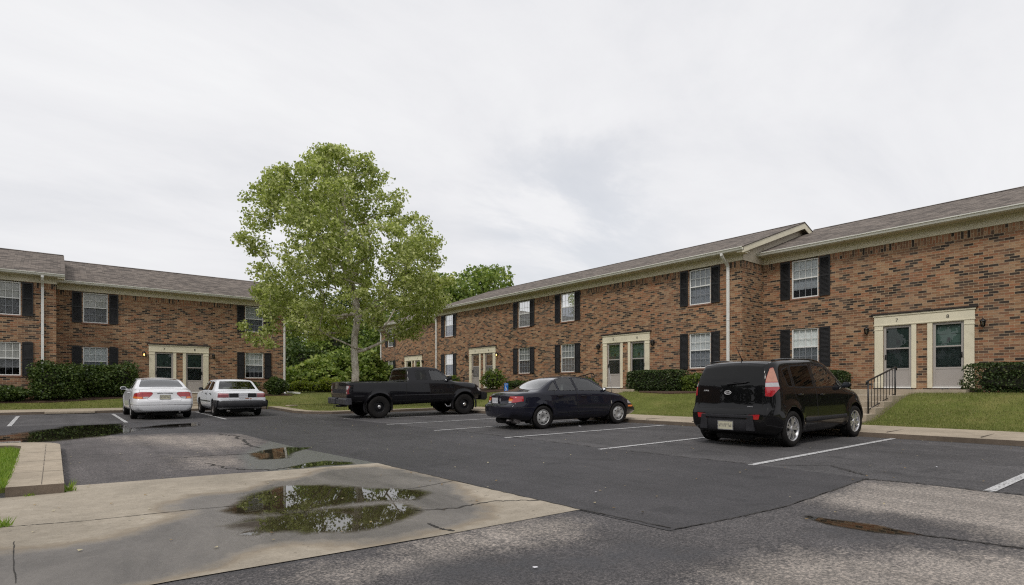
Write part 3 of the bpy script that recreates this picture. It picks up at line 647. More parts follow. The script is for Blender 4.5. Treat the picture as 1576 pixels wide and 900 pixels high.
        m.face([P(ra, rd-.14, zr-.14*pitch+.02), P(rb, rd-.14, zr-.14*pitch+.02), P(rb, rd, zr+.025), P(ra, rd, zr+.025)], [(ra, 0), (rb, 0), (rb, .14), (ra, .14)])
        roof = m.build('roof', M['shingle'], root, fix=False)
        # gable ends with rake boards
        for uu, ee, sg in ((u0, e0, -1), (u1, e1, 1)):
            if not ee: continue
            m = MB(); zb = fl+BW
            m.face([P(uu+sg*.01, .03, zb), P(uu+sg*.01, -DEP-.02, zb), P(uu+sg*.01, -DEP-.02, fl+FR1+.15), P(uu+sg*.01, rd, zr-.1), P(uu+sg*.01, .03, fl+FR1+.15)])
            m.box(uu+sg*.012, uu+sg*.035, .03, -DEP, zb+.001, zb+.25, P=P)
            m.box(uu+sg*.012, uu+sg*.03, -1.55, -1.59, zb+.25, zb+.72, P=P)
            m.build('gable_panel', M['stucco'], root)
            m = MB(); x0, x1 = uu+sg*(ee-.035), uu+sg*ee
            for (dA, dB, zA, zB) in ((OV+.02, rd, ze-.02, zr-.032), (rd, 2*rd-OV, zr-.032, ze-.02)):
                m.prism([(dA, zA), (dB, zB), (dB, zB-.24), (dA, zA-.2 if dA > rd+.1 else zA-.24)], lambda a, b, c: P(c, a, b), x0, x1)
            # boxed return at the eave
            m.box(uu+sg*.04, uu+sg*(ee-.036), OV+.0, .06, fl+FR1-.06, ze-.04, P=P)
            m.build('rake_board', M['trim'], root)
            m = MB(); 
            for (dA, dB, zA, zB) in ((OV-.05, rd, ze-.06, zr-.07), (rd, 2*rd-OV, zr-.07, ze-.06)):
                m.face([P(uu, dA, zA), P(x0, dA, zA), P(x0, dB, zB), P(uu, dB, zB)])
            m.build('rake_soffit', M['soffit'], root)
        # ---------- windows
        for wi, uc in enumerate(sc['windows']):
            for lv, (za, zb) in enumerate(((fl+.78, fl+2.22), (fl+3.38, fl+4.82))):
                a, b = uc-.49, uc+.49; m = MB(); D0, D1 = -.035, -.085
                m.box(a+.001, a+.05, D0, D1, za+.001, zb-.001, P=P); m.box(b-.05, b-.001, D0, D1, za+.001, zb-.001, P=P)
                m.box(a+.05, b-.05, D0, D1, zb-.045, zb-.001, P=P); m.box(a+.05, b-.05, D0, D1, za+.001, za+.045, P=P)
                zm = (za+zb)/2+.02; m.box(a+.05, b-.05, D0-.003, D1, zm-.022, zm+.022, P=P)
                win = m.build('window', M['white'], root, bevel=.004)
                m = MB(); m.face([P(a+.05, -.062, zm), P(b-.05, -.062, zm), P(b-.05, -.062, zb-.045), P(a+.05, -.062, zb-.045)]); m.build('upper_pane', M['glass'], win)
                m = MB(); m.face([P(a+.05, -.066, za+.045), P(b-.05, -.066, za+.045), P(b-.05, -.066, zm), P(a+.05, -.066, zm)]); m.build('lower_pane', M['glass'], win)
                m = MB(); m.face([P(a+.052, -.045, za+.047), P(b-.052, -.045, za+.047), P(b-.052, -.045, zm-.023), P(a+.052, -.045, zm-.023)]); m.build('insect_screen', M['screen'], win)
                m = MB()
                for k in range(1, 4):
                    x = a+.05+(b-a-.1)*k/4; m.box(x-.008, x+.008, -.058, -.0695, za+.045, zb-.045, P=P)
                for z in ((za+.045+zm)/2, (zm+zb-.045)/2): m.box(a+.05, b-.05, -.0585, -.069, z-.008, z+.008, P=P)
                m.build('muntins', M['white'], win)
                # curtain or blind with soft folds
                rr = random.Random(int(uc*100)+lv*7+si); low = rr.choice([0, 0, .1, .12, .35, 0]); cm = rr.choice(['blind', 'blind', 'blind2', 'blind3']); m = MB(); rows = []
                for k in range(41):
                    x = a-.03+(b-a+.06)*k/40; dd = -.118+.010*math.sin(k*1.9+uc)+.006*math.sin(k*.7)
                    rows.append([P(x, dd, za-.02+low), P(x, dd, zb+.05)])
                m.grid(rows); m.build('curtain', M[cm], win)
                m = MB(); m.box(a-.06, b+.06, .03, -.09, za-.062, za-.004, P=P); 
                m.build('sill', M['brick_sill'], win, bevel=.004)
                for sg in (-1, 1):                               # shutters
                    c = uc+sg*(.49+.045+.185); m = MB(); s0, s1 = c-.185, c+.185
                    m.box(s0, s0+.045, .012, .042, za-.01, zb+.01, P=P); m.box(s1-.045, s1, .012, .042, za-.01, zb+.01, P=P)
                    for z0, z1 in ((za-.01, za+.07), (zb-.06, zb+.01), (zm-.03, zm+.03)): m.box(s0+.045, s1-.045, .012, .042, z0, z1, P=P)
                    m.box(s0+.045, s1-.045, .010, .016, za+.0, zb-.0, P=P)
                    for z0, z1 in ((za+.07, zm-.03), (zm+.03, zb-.06)):
                        n = int((z1-z0)/.045)
                        for k in range(n):
                            z = z0+(k+.5)*(z1-z0)/n
                            m.face([P(s0+.045, .018, z+.02), P(s1-.045, .018, z+.02), P(s1-.045, .038, z-.012), P(s0+.045, .038, z-.012)])
                    m.build('shutter', M['shutter'], root, fix=False)
        # ---------- doors
        for di, uc in enumerate(sc['doors']):
            nums = sc['nums'][di]; z1 = fl+2.07; m = MB()
            m.box(uc-1.37, uc+1.37, .005, .05, z1+.003, fl+2.40, P=P); m.box(uc-1.40, uc+1.40, .005, .075, fl+2.40, fl+2.455, P=P)
            m.box(uc-1.385, uc+1.385, .005, .062, z1+.02, z1+.06, P=P)
            for sg in (-1, 1):
                m.box(uc+sg*1.102, uc+sg*1.36, .005, .05, fl-.03, z1, P=P); m.box(uc+sg*1.10, uc+sg*1.38, .005, .065, fl-.03, fl+.16, P=P); m.box(uc+sg*1.10, uc+sg*1.375, .005, .062, z1-.13, z1-.09, P=P)
            sur = m.build('door_surround', M['trim'], root, bevel=.006)
            m = MB()
            for sg in (-1, 1): m.box(uc+sg*.15, uc+sg*.288, .006, .04, fl-.03, z1, P=P)
            m.build('inner_casing', M['trim'], sur, bevel=.005)
            m = MB(); m.box(uc-1.44, uc+1.44, .005, .10, fl+2.456, fl+2.475, P=P); m.prism([(.005, fl+2.53), (.11, fl+2.485), (.11, fl+2.476), (.005, fl+2.476)], lambda a, b, c: P(c, a, b), uc-1.45, uc+1.45)
            m.build('drip_cap', M['flash'], sur)
            for k, sg in enumerate((-1, 1)):
                dc = uc+sg*.695; a, b = dc-.388, dc+.388
                # number plate (left door reads first from the parking lot)
                left = (sg == 1) if axis == 'R' else (sg == -1)
                ch = nums[0] if left else nums[1]
                me = text_mesh(ch, .16); me.materials.append(M['black_metal'])
                o = bpy.data.objects.new('house_number', me); link(o, sur); x, y, z = P(dc, .056, fl+2.24)
                o.matrix_local = Matrix.Translation((x, y, z)) @ (Matrix.Rotation(R(-90), 4, 'Z') if axis == 'R' else Matrix.Identity(4)) @ Matrix.Rotation(R(90), 4, 'X')
                # six panel door leaf set back behind the storm door
                m = MB(); m.box(a-.02, b+.02, -.11, -.15, fl+.0, z1-.01, P=P)
                for (q0, q1) in ((.12, .58), (.70, 1.28), (1.40, 1.62), (1.70, 1.95)):
                    for cx in (-.18, .18):
                        m.prism([(dc+cx-.12, fl+q0), (dc+cx+.12, fl+q0), (dc+cx+.12, fl+q1), (dc+cx-.12, fl+q1)], lambda a_, b_, d_: P(a_, d_, b_), -.11, -.095)
                door = m.build('door', M['green_door'], root, bevel=.006)
                m = MB(); m.box(dc-.03, dc+.03, -.095, -.06, fl+1.50, fl+1.58, P=P); m.tube([P(dc-.035, -.07, fl+1.50), P(dc-.025, -.055, fl+1.44), P(dc+.025, -.055, fl+1.44), P(dc+.035, -.07, fl+1.50)], .008)
                m.build('knocker', M['black_metal'], door)
                # storm door
                m = MB(); d0, d1 = -.045, -.01
                m.box(a-.015, a+.06, d0, d1, fl+.02, z1-.005, P=P); m.box(b-.06, b+.015, d0, d1, fl+.02, z1-.005, P=P)
                m.box(a+.06, b-.06, d0, d1, z1-.075, z1-.005, P=P); m.box(a+.06, b-.06, d0, d1, fl+1.28, fl+1.325, P=P)
                m.box(a+.06, b-.06, d0, d1, fl+.58, fl+.64, P=P); m.box(a+.06, b-.06, d0+.006, d1-.010, fl+.08, fl+.58, P=P); m.box(a+.06, b-.06, d0, d1, fl+.02, fl+.08, P=P)
                st = m.build('storm_door', M['storm'], root, bevel=.004)
                m = MB()
                for q0, q1 in ((.64, 1.28), (1.325, 1.995)): m.face([P(a+.06, -.028, fl+q0), P(b-.06, -.028, fl+q0), P(b-.06, -.028, fl+q1), P(a+.06, -.028, fl+q1)])
                m.build('storm_glass', M['stormglass'], st)
                m = MB(); m.face([P(a+.061, -.020, fl+.641), P(b-.061, -.020, fl+.641), P(b-.061, -.020, fl+1.279), P(a+.061, -.020, fl+1.279)]); m.build('insect_screen', M['screen2'], st)
                m = MB(); hx = dc+sg*.345; m.box(hx-.018, hx+.018, -.01, .004, fl+.93, fl+1.1, P=P); m.tube([P(hx, .004, fl+1.07), P(hx, .035, fl+1.06), P(hx, .035, fl+.97), P(hx, .004, fl+.96)], .009)
                m.build('handle', M['black_metal'], st)
                m = MB(); m.box(a-.015, b+.015, .05, -.10, fl-.03, fl+.018, P=P); m.build('threshold', M['white'], st)
            # wall lanterns
            for k, sg in enumerate((-1, 1)):
                lu = uc+sg*1.58; lz = fl+1.93; c = P(lu, .13, lz); lit = (di, sg) in sc.get('lit', [])
                m = MB(); m.prism([(lu+.045*math.cos(R(x)), lz+.03+.07*math.sin(R(x))) for x in range(0, 360, 30)], lambda a_, b_, d_: P(a_, d_, b_), 0, .02)
                m.tube([P(lu, .02, lz+.02), P(lu, .06, lz-.10), P(lu, .13, lz-.13), P(lu, .13, lz-.09)], .008)
                m.lathe([(0, -.10), (.03, -.10), (.055, -.085), (.05, -.08), (.048, -.08)], 'z', 12, c)
                m.lathe([(.088, .075), (.09, .085), (.06, .115), (.03, .145), (.018, .15), (.018, .165), (.008, .175), (0, .19)], 'z', 12, c)
                for q in range(6):
                    an = R(60*q); m.tube([(c[0]+.05*math.cos(an), c[1]+.05*math.sin(an), c[2]-.085), (c[0]+.075*math.cos(an), c[1]+.075*math.sin(an), c[2]+.08)], .005, 4)
                la = m.build('wall_lantern', M['black_metal'], root)
                if lit: la['label'] = 'black wall lantern switched on beside the doors'
                m = MB(); m.lathe([(.045, -.083), (.072, .078)], 'z', 6, c); m.build('lantern_glass', M['lamp_glass'], la)
                m = MB(); m.lathe([(.0, -.06), (.02, -.05), (.028, -.01), (.02, .03), (0, .045)], 'z', 10, c); m.build('bulb', M['lit'] if lit else M['blind'], la)
        # ---------- downspouts
        for uu in sc['spouts']:
            m = MB(); r = .045
            def pipe(pts, w=.05, dd=.038):
                rows = []
                for (u, d, z), (nd, nz) in pts:
                    rows.append([P(u-w, d-nz*dd, z+nd*dd), P(u+w, d-nz*dd, z+nd*dd), P(u+w, d+nz*dd, z-nd*dd), P(u-w, d+nz*dd, z-nd*dd)])
                m.grid(rows, 0, False, True); m.face(rows[0]); m.face(rows[-1])
            pts = [((uu, OV+.05, fl+5.14), (0, 1)), ((uu, OV+.05, fl+5.05), (.25, .97)), ((uu, OV-.02, fl+4.98), (.7, .7)), ((uu, .16, fl+4.78), (.7, .7)), ((uu, .075, fl+4.68), (.25, .97)), ((uu, .065, fl+4.55), (0, 1)), ((uu, .065, fl+.10), (0, 1)), ((uu, .09, fl-.0), (.4, .9)), ((uu, .30, fl-.12), (.8, .6))]
            pipe(pts)
            for z in (.9, 2.6, 4.2): m.box(uu-.056, uu+.056, .02, .11, fl+z, fl+z+.03, P=P)
            m.build('downspout', M['downspout'], root, bevel=.008)
    return root
def build_buildings():
    M['blind2'] = mat_simple('grey_curtain', (.60, .62, .64), .8, .1, 5); M['blind3'] = mat_simple('pale_blind', (.72, .70, .66), .8, .1, 5)
    M['brick_sill'] = mat_simple('sill_brick', (.24, .125, .085), .85, .3, 9, .5)
    M['screen2'] = mat_glass('door_screen', (.50, .50, .52), .3, .4)
    build_row('long brick apartment row on the right with three stepped sections', 'brick_apartment_row', 'R', [
        dict(plane=20.4, u0=11.2, u1=33.4, floor=1.235, windows=[13.035, 20.64, 24.09, 31.8], doors=[16.86, 28.02], nums=['56', '34'], lit=[(1, -1)], open=(True, True), spouts=[11.75, 33.28]),
        dict(plane=22.0, u0=-11.0, u1=11.2, floor=1.245, windows=[2.2, 9.595, -5.3], doors=[5.89, -9.0], nums=['78', '90'], open=(True, False), spouts=[]),
        dict(plane=22.0, u0=33.4, u1=45.1, floor=1.26, windows=[43.3], doors=[39.41], nums=['12'], open=(False, True), spouts=[44.98])])
    build_row('brick apartment row on the left behind the white cars', 'brick_apartment_row', 'L', [
        dict(plane=34.0, u0=.1, u1=10.56, floor=.975, windows=[1.59, 8.83], doors=[5.14], nums=['78'], lit=[(0, -1)], open=(False, True), spouts=[10.45], ridge=-4.4),
        dict(plane=32.4, u0=-22.0, u1=.1, floor=.975, windows=[-1.585, -9.0], doors=[-5.2], nums=['56'], open=(True, True), spouts=[-.37], ridge=-4.3)])
    # ---------- stoops, walks, steps
    def slab(name, poly, z0, z1, label, cat, group=None):
        m = MB(); m.prism(poly, lambda a, b, c: (a, b, c), z0, z1); o = m.build(name, M['concrete'], bevel=.012); return tag(o, label, cat, group)
    slab('door_stoop', [(20.15, 4.35), (21.98, 4.35), (21.98, 7.75), (20.15, 7.75)], .9, 1.175, 'low concrete stoop before green doors numbered 7 and 8 on right', 'stoop')
    slab('door_stoop', [(18.9, 15.2), (20.38, 15.2), (20.38, 18.5), (18.9, 18.5)], .9, 1.165, 'concrete stoop before doors numbered 5 and 6 behind clipped hedge', 'stoop')
    slab('door_stoop', [(18.9, 26.4), (20.38, 26.4), (20.38, 29.7), (18.9, 29.7)], .9, 1.165, 'concrete stoop before doors beside the lit lantern on right row', 'stoop')
    slab('door_stoop', [(20.6, 37.8), (21.98, 37.8), (21.98, 41.0), (20.6, 41.0)], .9, 1.19, 'concrete stoop of farthest doors on right row behind pickup', 'stoop')
    slab('door_stoop', [(3.6, 32.6), (6.7, 32.6), (6.7, 33.98), (3.6, 33.98)], .5, .905, 'concrete stoop before two storm doors of left row', 'stoop')
    def steps(name, axis_, a0, b0, b1, z0, n, rise, run, ztop_end, label):
        m = MB()
        for i in range(n):
            x0 = a0+i*run; x1 = a0+(i+1)*run if i < n-1 else ztop_end; z1 = z0+rise*(i+1)
            if axis_ == 'R': m.box(x0, x1+(.02 if i < n-1 else 0), b0, b1, z0-.3, z1)
            else: m.box(b0, b1, x0, x1+(.02 if i < n-1 else 0), z0-.3, z1)
        o = m.build(name, M['concrete'], bevel=.012); return tag(o, label, 'steps')
    steps('entrance_steps', 'R', 15.95, 5.45, 7.0, .40, 4, .155, .62, 20.17, 'concrete garden steps with one handrail beside black boxy car')
    steps('entrance_steps', 'R', 15.95, 15.8, 17.3, .40, 4, .155, .62, 18.92, 'concrete garden steps behind the dark blue sedan')
    steps('entrance_steps', 'R', 15.95, 26.9, 28.2, .40, 4, .155, .62, 18.92, 'concrete garden steps hidden behind the black pickup cab')
    steps('entrance_steps', 'L', 29.3, 4.4, 5.9, .34, 4, .12, .45, 32.62, 'concrete garden steps between the two white sedans')
    m = MB(); m.box(15.05, 15.97, 5.45, 7.0, .2, .395); m.box(15.05, 15.97, 15.8, 17.3, .2, .395); o = m.build('path', M['concrete']); tag(o, kind='structure')
    m = MB(); m.box(4.4, 5.9, 28.89, 29.31, .2, .36); o = m.build('path', M['concrete']); tag(o, kind='structure')
    def rail(label, s0, s1, t, z0, z1, h=.86, n=9):
        root = empty('handrail', (s0, t, z0), 0, label, 'handrail')
        m = MB(); m.tube([(0, 0, -.1), (0, 0, h)], .021, 8); m.build('post', M['black_metal'], root)
        m = MB(); m.tube([(s1-s0, 0, z1-z0-.1), (s1-s0, 0, z1-z0+h)], .021, 8); m.build('post', M['black_metal'], root)
        m = MB(); dz = z1-z0; m.tube([(-.10, 0, h-.06), (-.12, 0, h-.01), (-.02, 0, h+.015), (s1-s0, 0, dz+h+.015), (s1-s0+.1, 0, dz+h+.0), (s1-s0+.1, 0, dz+h-.07)], .022, 8); m.build('top_rail', M['black_metal'], root)
        m = MB(); m.tube([(0, 0, .13), (s1-s0, 0, dz+.13)], .014, 6); m.build('bottom_rail', M['black_metal'], root)
        for i in range(1, n):
            k = i/n; x = (s1-s0)*k; m = MB(); m.tube([(x, 0, dz*k+.13), (x, 0, dz*k+h)], .008, 6); m.build('baluster', M['black_metal'], root)
        return root
    rail('black metal handrail on the steps to doors 7 and 8', 16.4, 18.4, 5.56, .53, .93)
    rail('black handrail showing just above dark blue sedan roof', 16.5, 18.4, 17.1, .55, .95, .9, 7)
    rail('small black handrail on steps between white sedans', 16.5, 18.3, 27.0, .55, .95, .86, 7)['label'] = 'black handrail on the steps hidden behind pickup'
    # splash block
    m = MB(); m.prism([(0, -.09), (.75, -.09), (.75, .09), (0, .09)], lambda a, b, c: (a*.85, b+a*-.2, c-.09*a), 0, .05)
    m.prism([(0, -.13), (.75, -.13), (.75, -.09), (0, -.09)], lambda a, b, c: (a*.85, b+a*-.2, c-.09*a), 0, .10); m.prism([(0, .09), (.75, .09), (.75, .13), (0, .13)], lambda a, b, c: (a*.85, b+a*-.2, c-.09*a), 0, .10)
    o = m.build('splash_block', M['downspout']); o.location = (10.55, 33.65, .92); tag(o, 'white splash block under downspout at right end of left row', 'splash block')
    # accessible parking sign
    root = empty('parking_sign', (15.6, 19.6, H(15.6, 19.6)), 0, 'blue accessible parking sign on short post behind dark blue sedan', 'sign')
    z = .66
    m = MB(); m.box(-.02, .02, -.025, .025, -.2, z+.36); m.build('post', M['galv'], root)
    P = lambda y, zz, d: (-.026-d, y, z+zz)
    q = [(-.14, 0), (-.12, -.0), (.12, 0), (.14, .02), (.14, .37), (.12, .39), (-.12, .39), (-.14, .37)]
    m = MB(); m.prism(q, P, 0, .004); pan = m.build('sign_panel', M['sign_blue'], root)
    m = MB(); m.box(-.0325, -.0308, -.12, .12, z+.30, z+.305)
    # wheelchair symbol; local y runs to the viewer's left
    def yz(a, b): return (-.0335, -a, z+b)
    m.tube([yz(-.028, .225), yz(-.024, .15), yz(.030, .15), yz(.052, .085), yz(.072, .09)], .0085, 6)
    m.tube([yz(-.026, .195), yz(.022, .195)], .007, 6)
    m.lathe([(0, -.003), (.017, -.003), (.017, .003), (0, .003)], 'x', 14, yz(-.030, .252))
    ring = [yz(-.006+.062*math.cos(R(a)), .11+.062*math.sin(R(a))) for a in range(115, 350, 12)]; m.tube(ring, .007, 6)
    m.build('symbol', M['sign_white'], pan)
    me = text_mesh('PARKING', .052, .002); me.materials.append(M['sign_white']); o = bpy.data.objects.new('lettering', me); link(o, pan)
    o.matrix_local = Matrix.Translation((-.032, 0, z+.34)) @ Matrix.Rotation(R(-90), 4, 'Z') @ Matrix.Rotation(R(90), 4, 'X')
    # small things
    m = MB(); m.box(-.22, .22, -.15, .15, 0, .06); o = m.build('concrete_block', M['concrete'], bevel=.015); o.location = (8.55, 26.7, H(8.55, 26.7)-.0); o.rotation_euler = (0, 0, .3); tag(o, 'flat pale concrete block lying on grass by the island kerb', 'concrete block')
    m = MB(); m.box(-.75, .75, -.2, .2, 0, .11); o = m.build('storm_drain_curb', M['concrete'], bevel=.03); o.location = (.5, 26.95, G(.5, 27)+.005); tag(o, 'pale broken concrete drain hood set into the left kerb', 'drain')
RGT = (0.7765, -0.6301)                     # direction that runs rightwards in the photograph
def leaf_quads(C, size, rs, droop=.0, up=0.0, fold=.0):
    n = len(C); N = rs.normal(size=(n, 3)); N[:, 2] += up; N /= np.linalg.norm(N, axis=1)[:, None]
    A = rs.normal(size=(n, 3)); A -= (A*N).sum(1)[:, None]*N; A /= np.linalg.norm(A, axis=1)[:, None]; B = np.cross(N, A)
    s = size*rs.uniform(.65, 1.25, n)[:, None]; w = rs.uniform(.38, .55, n)[:, None]
    V = np.empty((n, 4, 3)); V[:, 0] = C-A*s*.5; V[:, 1] = C+B*s*w+N*s*.12; V[:, 2] = C+A*s*.5; V[:, 3] = C-B*s*w+N*s*.12
    return V.reshape(-1, 3)
def lobed_leaves(C, size, rs, up=0.3):      # broad leaf with three points, two quads each
    n = len(C); N = rs.normal(size=(n, 3)); N[:, 2] += up; N /= np.linalg.norm(N, axis=1)[:, None]
    A = rs.normal(size=(n, 3)); A -= (A*N).sum(1)[:, None]*N; A /= np.linalg.norm(A, axis=1)[:, None]; B = np.cross(N, A)
    s = size*rs.uniform(.6, 1.25, n)[:, None]
    pts = [(-.5, 0, 0), (-.28, .45, .10), (.10, .22, .0), (.5, 0, .05), (.10, -.22, 0), (-.28, -.45, .10)]
    V = np.empty((n, 6, 3))
    for k, (a, b, c) in enumerate(pts): V[:, k] = C+A*s*a+B*s*b+N*s*c
    F = np.arange(n*6).reshape(-1, 6); return V.reshape(-1, 3), F
def tree_limbs(m, root_pts, nodes_par, r_tip, trunk_r):
    pass
def build_sycamore():
    rs = np.random.RandomState(11); rnd = random.Random(12)
    bx, by = 10.75, 24.7; gz = H(bx, by); root = empty('sycamore_tree', (bx, by, gz), 0, 'tall leafy sycamore with pale mottled trunk on lawn behind pickup', 'tree')
    prof = [(3.6, 3.0, -.9), (4.2, 3.6, -.6), (5.0, 4.0, -.2), (6.5, 4.3, -.1), (8.0, 4.4, -.55), (8.9, 3.9, -.6), (9.7, 3.5, -.85), (10.4, 3.0, -1.0), (10.9, 2.2, -.9), (11.6, 1.35, -.8), (12.2, .45, -.85)]
    zs = [p[0] for p in prof]
    def env(z): return np.interp(z, zs, [p[1] for p in prof]), np.interp(z, zs, [p[2] for p in prof])
    # clump centres
    cl = []
    tries = 0
    while len(cl) < 520 and tries < 60000:
        tries += 1
        z = rnd.uniform(3.7, 12.2); r, off = env(z); a = rnd.uniform(0, 2*math.pi); k = math.sqrt(rnd.random())
        k = k**.75
        lx = r*k*math.cos(a)+off*min(1, (z-3)/4); ly = r*.92*k*math.sin(a)
        hole = mnoise.noise((lx*.55+3, ly*.5, z*.62+1))
        if hole < -.05: continue
        if z < 4.6 and rnd.random() < .35: continue
        x = lx*RGT[0]+ly*FWD[0]; y = lx*RGT[1]+ly*FWD[1]
        p = Vector((x, y, z-gz))
        if any((p-q[0]).length < .44 for q in cl): continue
        cl.append((p, k))
    extra = [(-5.0, 0, 10.0), (-4.6, .3, 9.9), (-4.2, .2, 10.15), (-3.8, .1, 10.0), (-4.9, -.5, 7.9), (-4.6, -.3, 7.6), (-4.2, -.2, 7.75), (-4.6, -.6, 3.6), (-4.3, -.5, 3.35), (-4.0, -.4, 3.75), (-3.6, -.3, 3.9), (-4.8, -.6, 4.0), (-3.7, -.5, 3.2), (-2.2, 0, 11.1), (-2.6, .1, 10.8), (1.6, .2, 3.6), (2.1, .3, 3.8), (2.6, .4, 4.1), (4.0, .2, 5.2), (4.3, -.2, 6.1), (3.3, .1, 4.3), (.6, -.2, 11.7), (.7, .1, 11.3), (-1.0, .1, 12.1), (1.3, .1, 10.9)]
    for lx, ly, z in extra: cl.append((Vector((lx*RGT[0]+ly*FWD[0], lx*RGT[1]+ly*FWD[1], z-gz)), 1.0))
    # skeleton
    nodes = []; par = []
    tr = [(0, 0, -.2), (-.02, 0, .6), (.03, .02, 1.6), (-.03, .0, 2.5), (.0, .0, 3.3), (.15, .05, 4.2), (-.05, .1, 5.2), (-.25, .05, 6.3), (-.3, 0, 7.4), (-.5, .05, 8.4), (-.55, 0, 9.4), (-.7, 0, 10.3), (-.75, 0, 11.2)]
    for i, (lx, ly, z) in enumerate(tr): nodes.append(Vector((lx*RGT[0]+ly*FWD[0], lx*RGT[1]+ly*FWD[1], z))); par.append(i-1)
    trunk_n = len(tr); load = [0]*trunk_n
    order = sorted(cl, key=lambda c: math.hypot(c[0].x, c[0].y))
    ends = []
    for p, k in order:
        best = None
        for i in range(3, len(nodes)):
            q = nodes[i]; d = (p-q).length; dz = p.z-q.z; hor = math.hypot(p.x-q.x, p.y-q.y)
            pen = 0
            if dz < .15*hor: pen = (.15*hor-dz)*2.2
            c = d+pen+(.0 if i >= trunk_n else .35)
            if best is None or c < best[0]: best = (c, i)
        i = best[1]; q = nodes[i]; d = (p-q).length; n = max(1, int(d/.45)); prev = i
        for s in range(1, n+1):
            f = s/n; v = q.lerp(p, f)+Vector((rnd.uniform(-.05, .05), rnd.uniform(-.05, .05), rnd.uniform(-.04, .04)-.10*math.sin(f*math.pi)*min(1, d/2)))
            nodes.append(v if s < n else p.copy()); par.append(prev); prev = len(nodes)-1
        ends.append(prev)
    load = [0.0]*len(nodes)
    for e in ends: load[e] += 1
    for i in range(len(nodes)-1, 0, -1):
        if par[i] >= 0: load[par[i]] += load[i]
    rad = [max(.010, .0078*math.sqrt(l)*1.0) for l in load]
    tot = load[4]
    for i in range(trunk_n):
        rad[i] = max(.03, .165*math.sqrt(max(load[i], 1)/tot)) if i > 4 else [.25, .19, .168, .155, .150][i]
    kids = [[] for _ in nodes]
    for i, p in enumerate(par):
        if p >= 0: kids[p].append(i)
    m = MB(); m.tube(nodes[:trunk_n], rad[:trunk_n], 12); m.build('trunk', M['bark'], root)
    m = MB(); done = set(range(trunk_n))
    starts = [i for i in range(trunk_n, len(nodes)) if par[i] < trunk_n]
    stack = list(starts)
    while stack:
        i = stack.pop(); chain = [par[i], i]; rr = [min(rad[par[i]]*.8, rad[i]*1.15), rad[i]]
        while kids[chain[-1]]:
            ks = sorted(kids[chain[-1]], key=lambda k: -load[k]); stack += ks[1:]; chain.append(ks[0]); rr.append(rad[ks[0]])
        m.tube([nodes[k] for k in chain], rr, 6 if rr[1] > .03 else 4)
    m.build('branches', M['bark'], root)
    # foliage
    C = []
    for p, k in cl:
        n = int(rnd.uniform(72, 135)); rad_ = rnd.uniform(.26, .46)
        g = rs.normal(size=(n, 3))*.55; g /= np.maximum(1, np.linalg.norm(g, axis=1)/1.2)[:, None]
        C.append(np.array(p)+g*rad_*np.array([1, 1, .75]))
    C = np.vstack(C); V, F = lobed_leaves(C, .136, rs)
    raw_mesh('crown', V, F, M['syc_leaf'], root)
def build_tree(name, s, t, z0, z1, r, label, mat='wood_leaf', size=.26, n=9000, seed=1, group=None, base=None):
    rs = np.random.RandomState(seed); rnd = random.Random(seed); gz = H(s, t) if base is None else base
    root = empty(name, (s, t, gz), 0, label, 'tree', group)
    lob = []
    H_ = z1-z0
    for i in range(46):
        f = rnd.random(); z = z0+H_*(.12+.8*f); w = math.sin(math.pi*min(1, (f*.85+.12)))**.6
        a = rnd.uniform(0, 6.28); k = r*w*.72*math.sqrt(rnd.random()); rr = r*rnd.uniform(.18, .36)
        lob.append((k*math.cos(a), k*math.sin(a), min(z, z1-rr)-gz, rr))
    C = []
    for x, y, z, rr in lob:
        m_ = int(n/len(lob)*(rr/(r*.34))**2); d = rs.normal(size=(m_, 3)); d /= np.linalg.norm(d, axis=1)[:, None]
        k = rs.uniform(.55, 1.08, m_)**.6*(1+.16*np.sin(d[:, 0]*7+x)*np.cos(d[:, 1]*6+z)); C.append(np.array([x, y, z])+d*k[:, None]*rr*np.array([1, 1, .85]))
    C = np.vstack(C); raw_mesh('crown', leaf_quads(C, size, rs, up=.5), np.arange(len(C)*4).reshape(-1, 4), M[mat], root)
    m = MB(); m.tube([(0, 0, -.3), (.05, .03, (z0-gz)*.6+.5), (-.05, 0, (z0-gz)+H_*.4), (0, 0, (z0-gz)+H_*.8)], [.22*r/4, .18*r/4, .12*r/4, .03], 8)
    for x, y, z, rr in lob[:14]:
        zb = max(.3, z-1.2-rr*.3); m.tube([(0, 0, zb*.8), (x*.5, y*.5, (zb+z)/2), (x, y, z)], [.07, .05, .02], 5)
    m.build('trunk', M['dark_bark'], root); return root
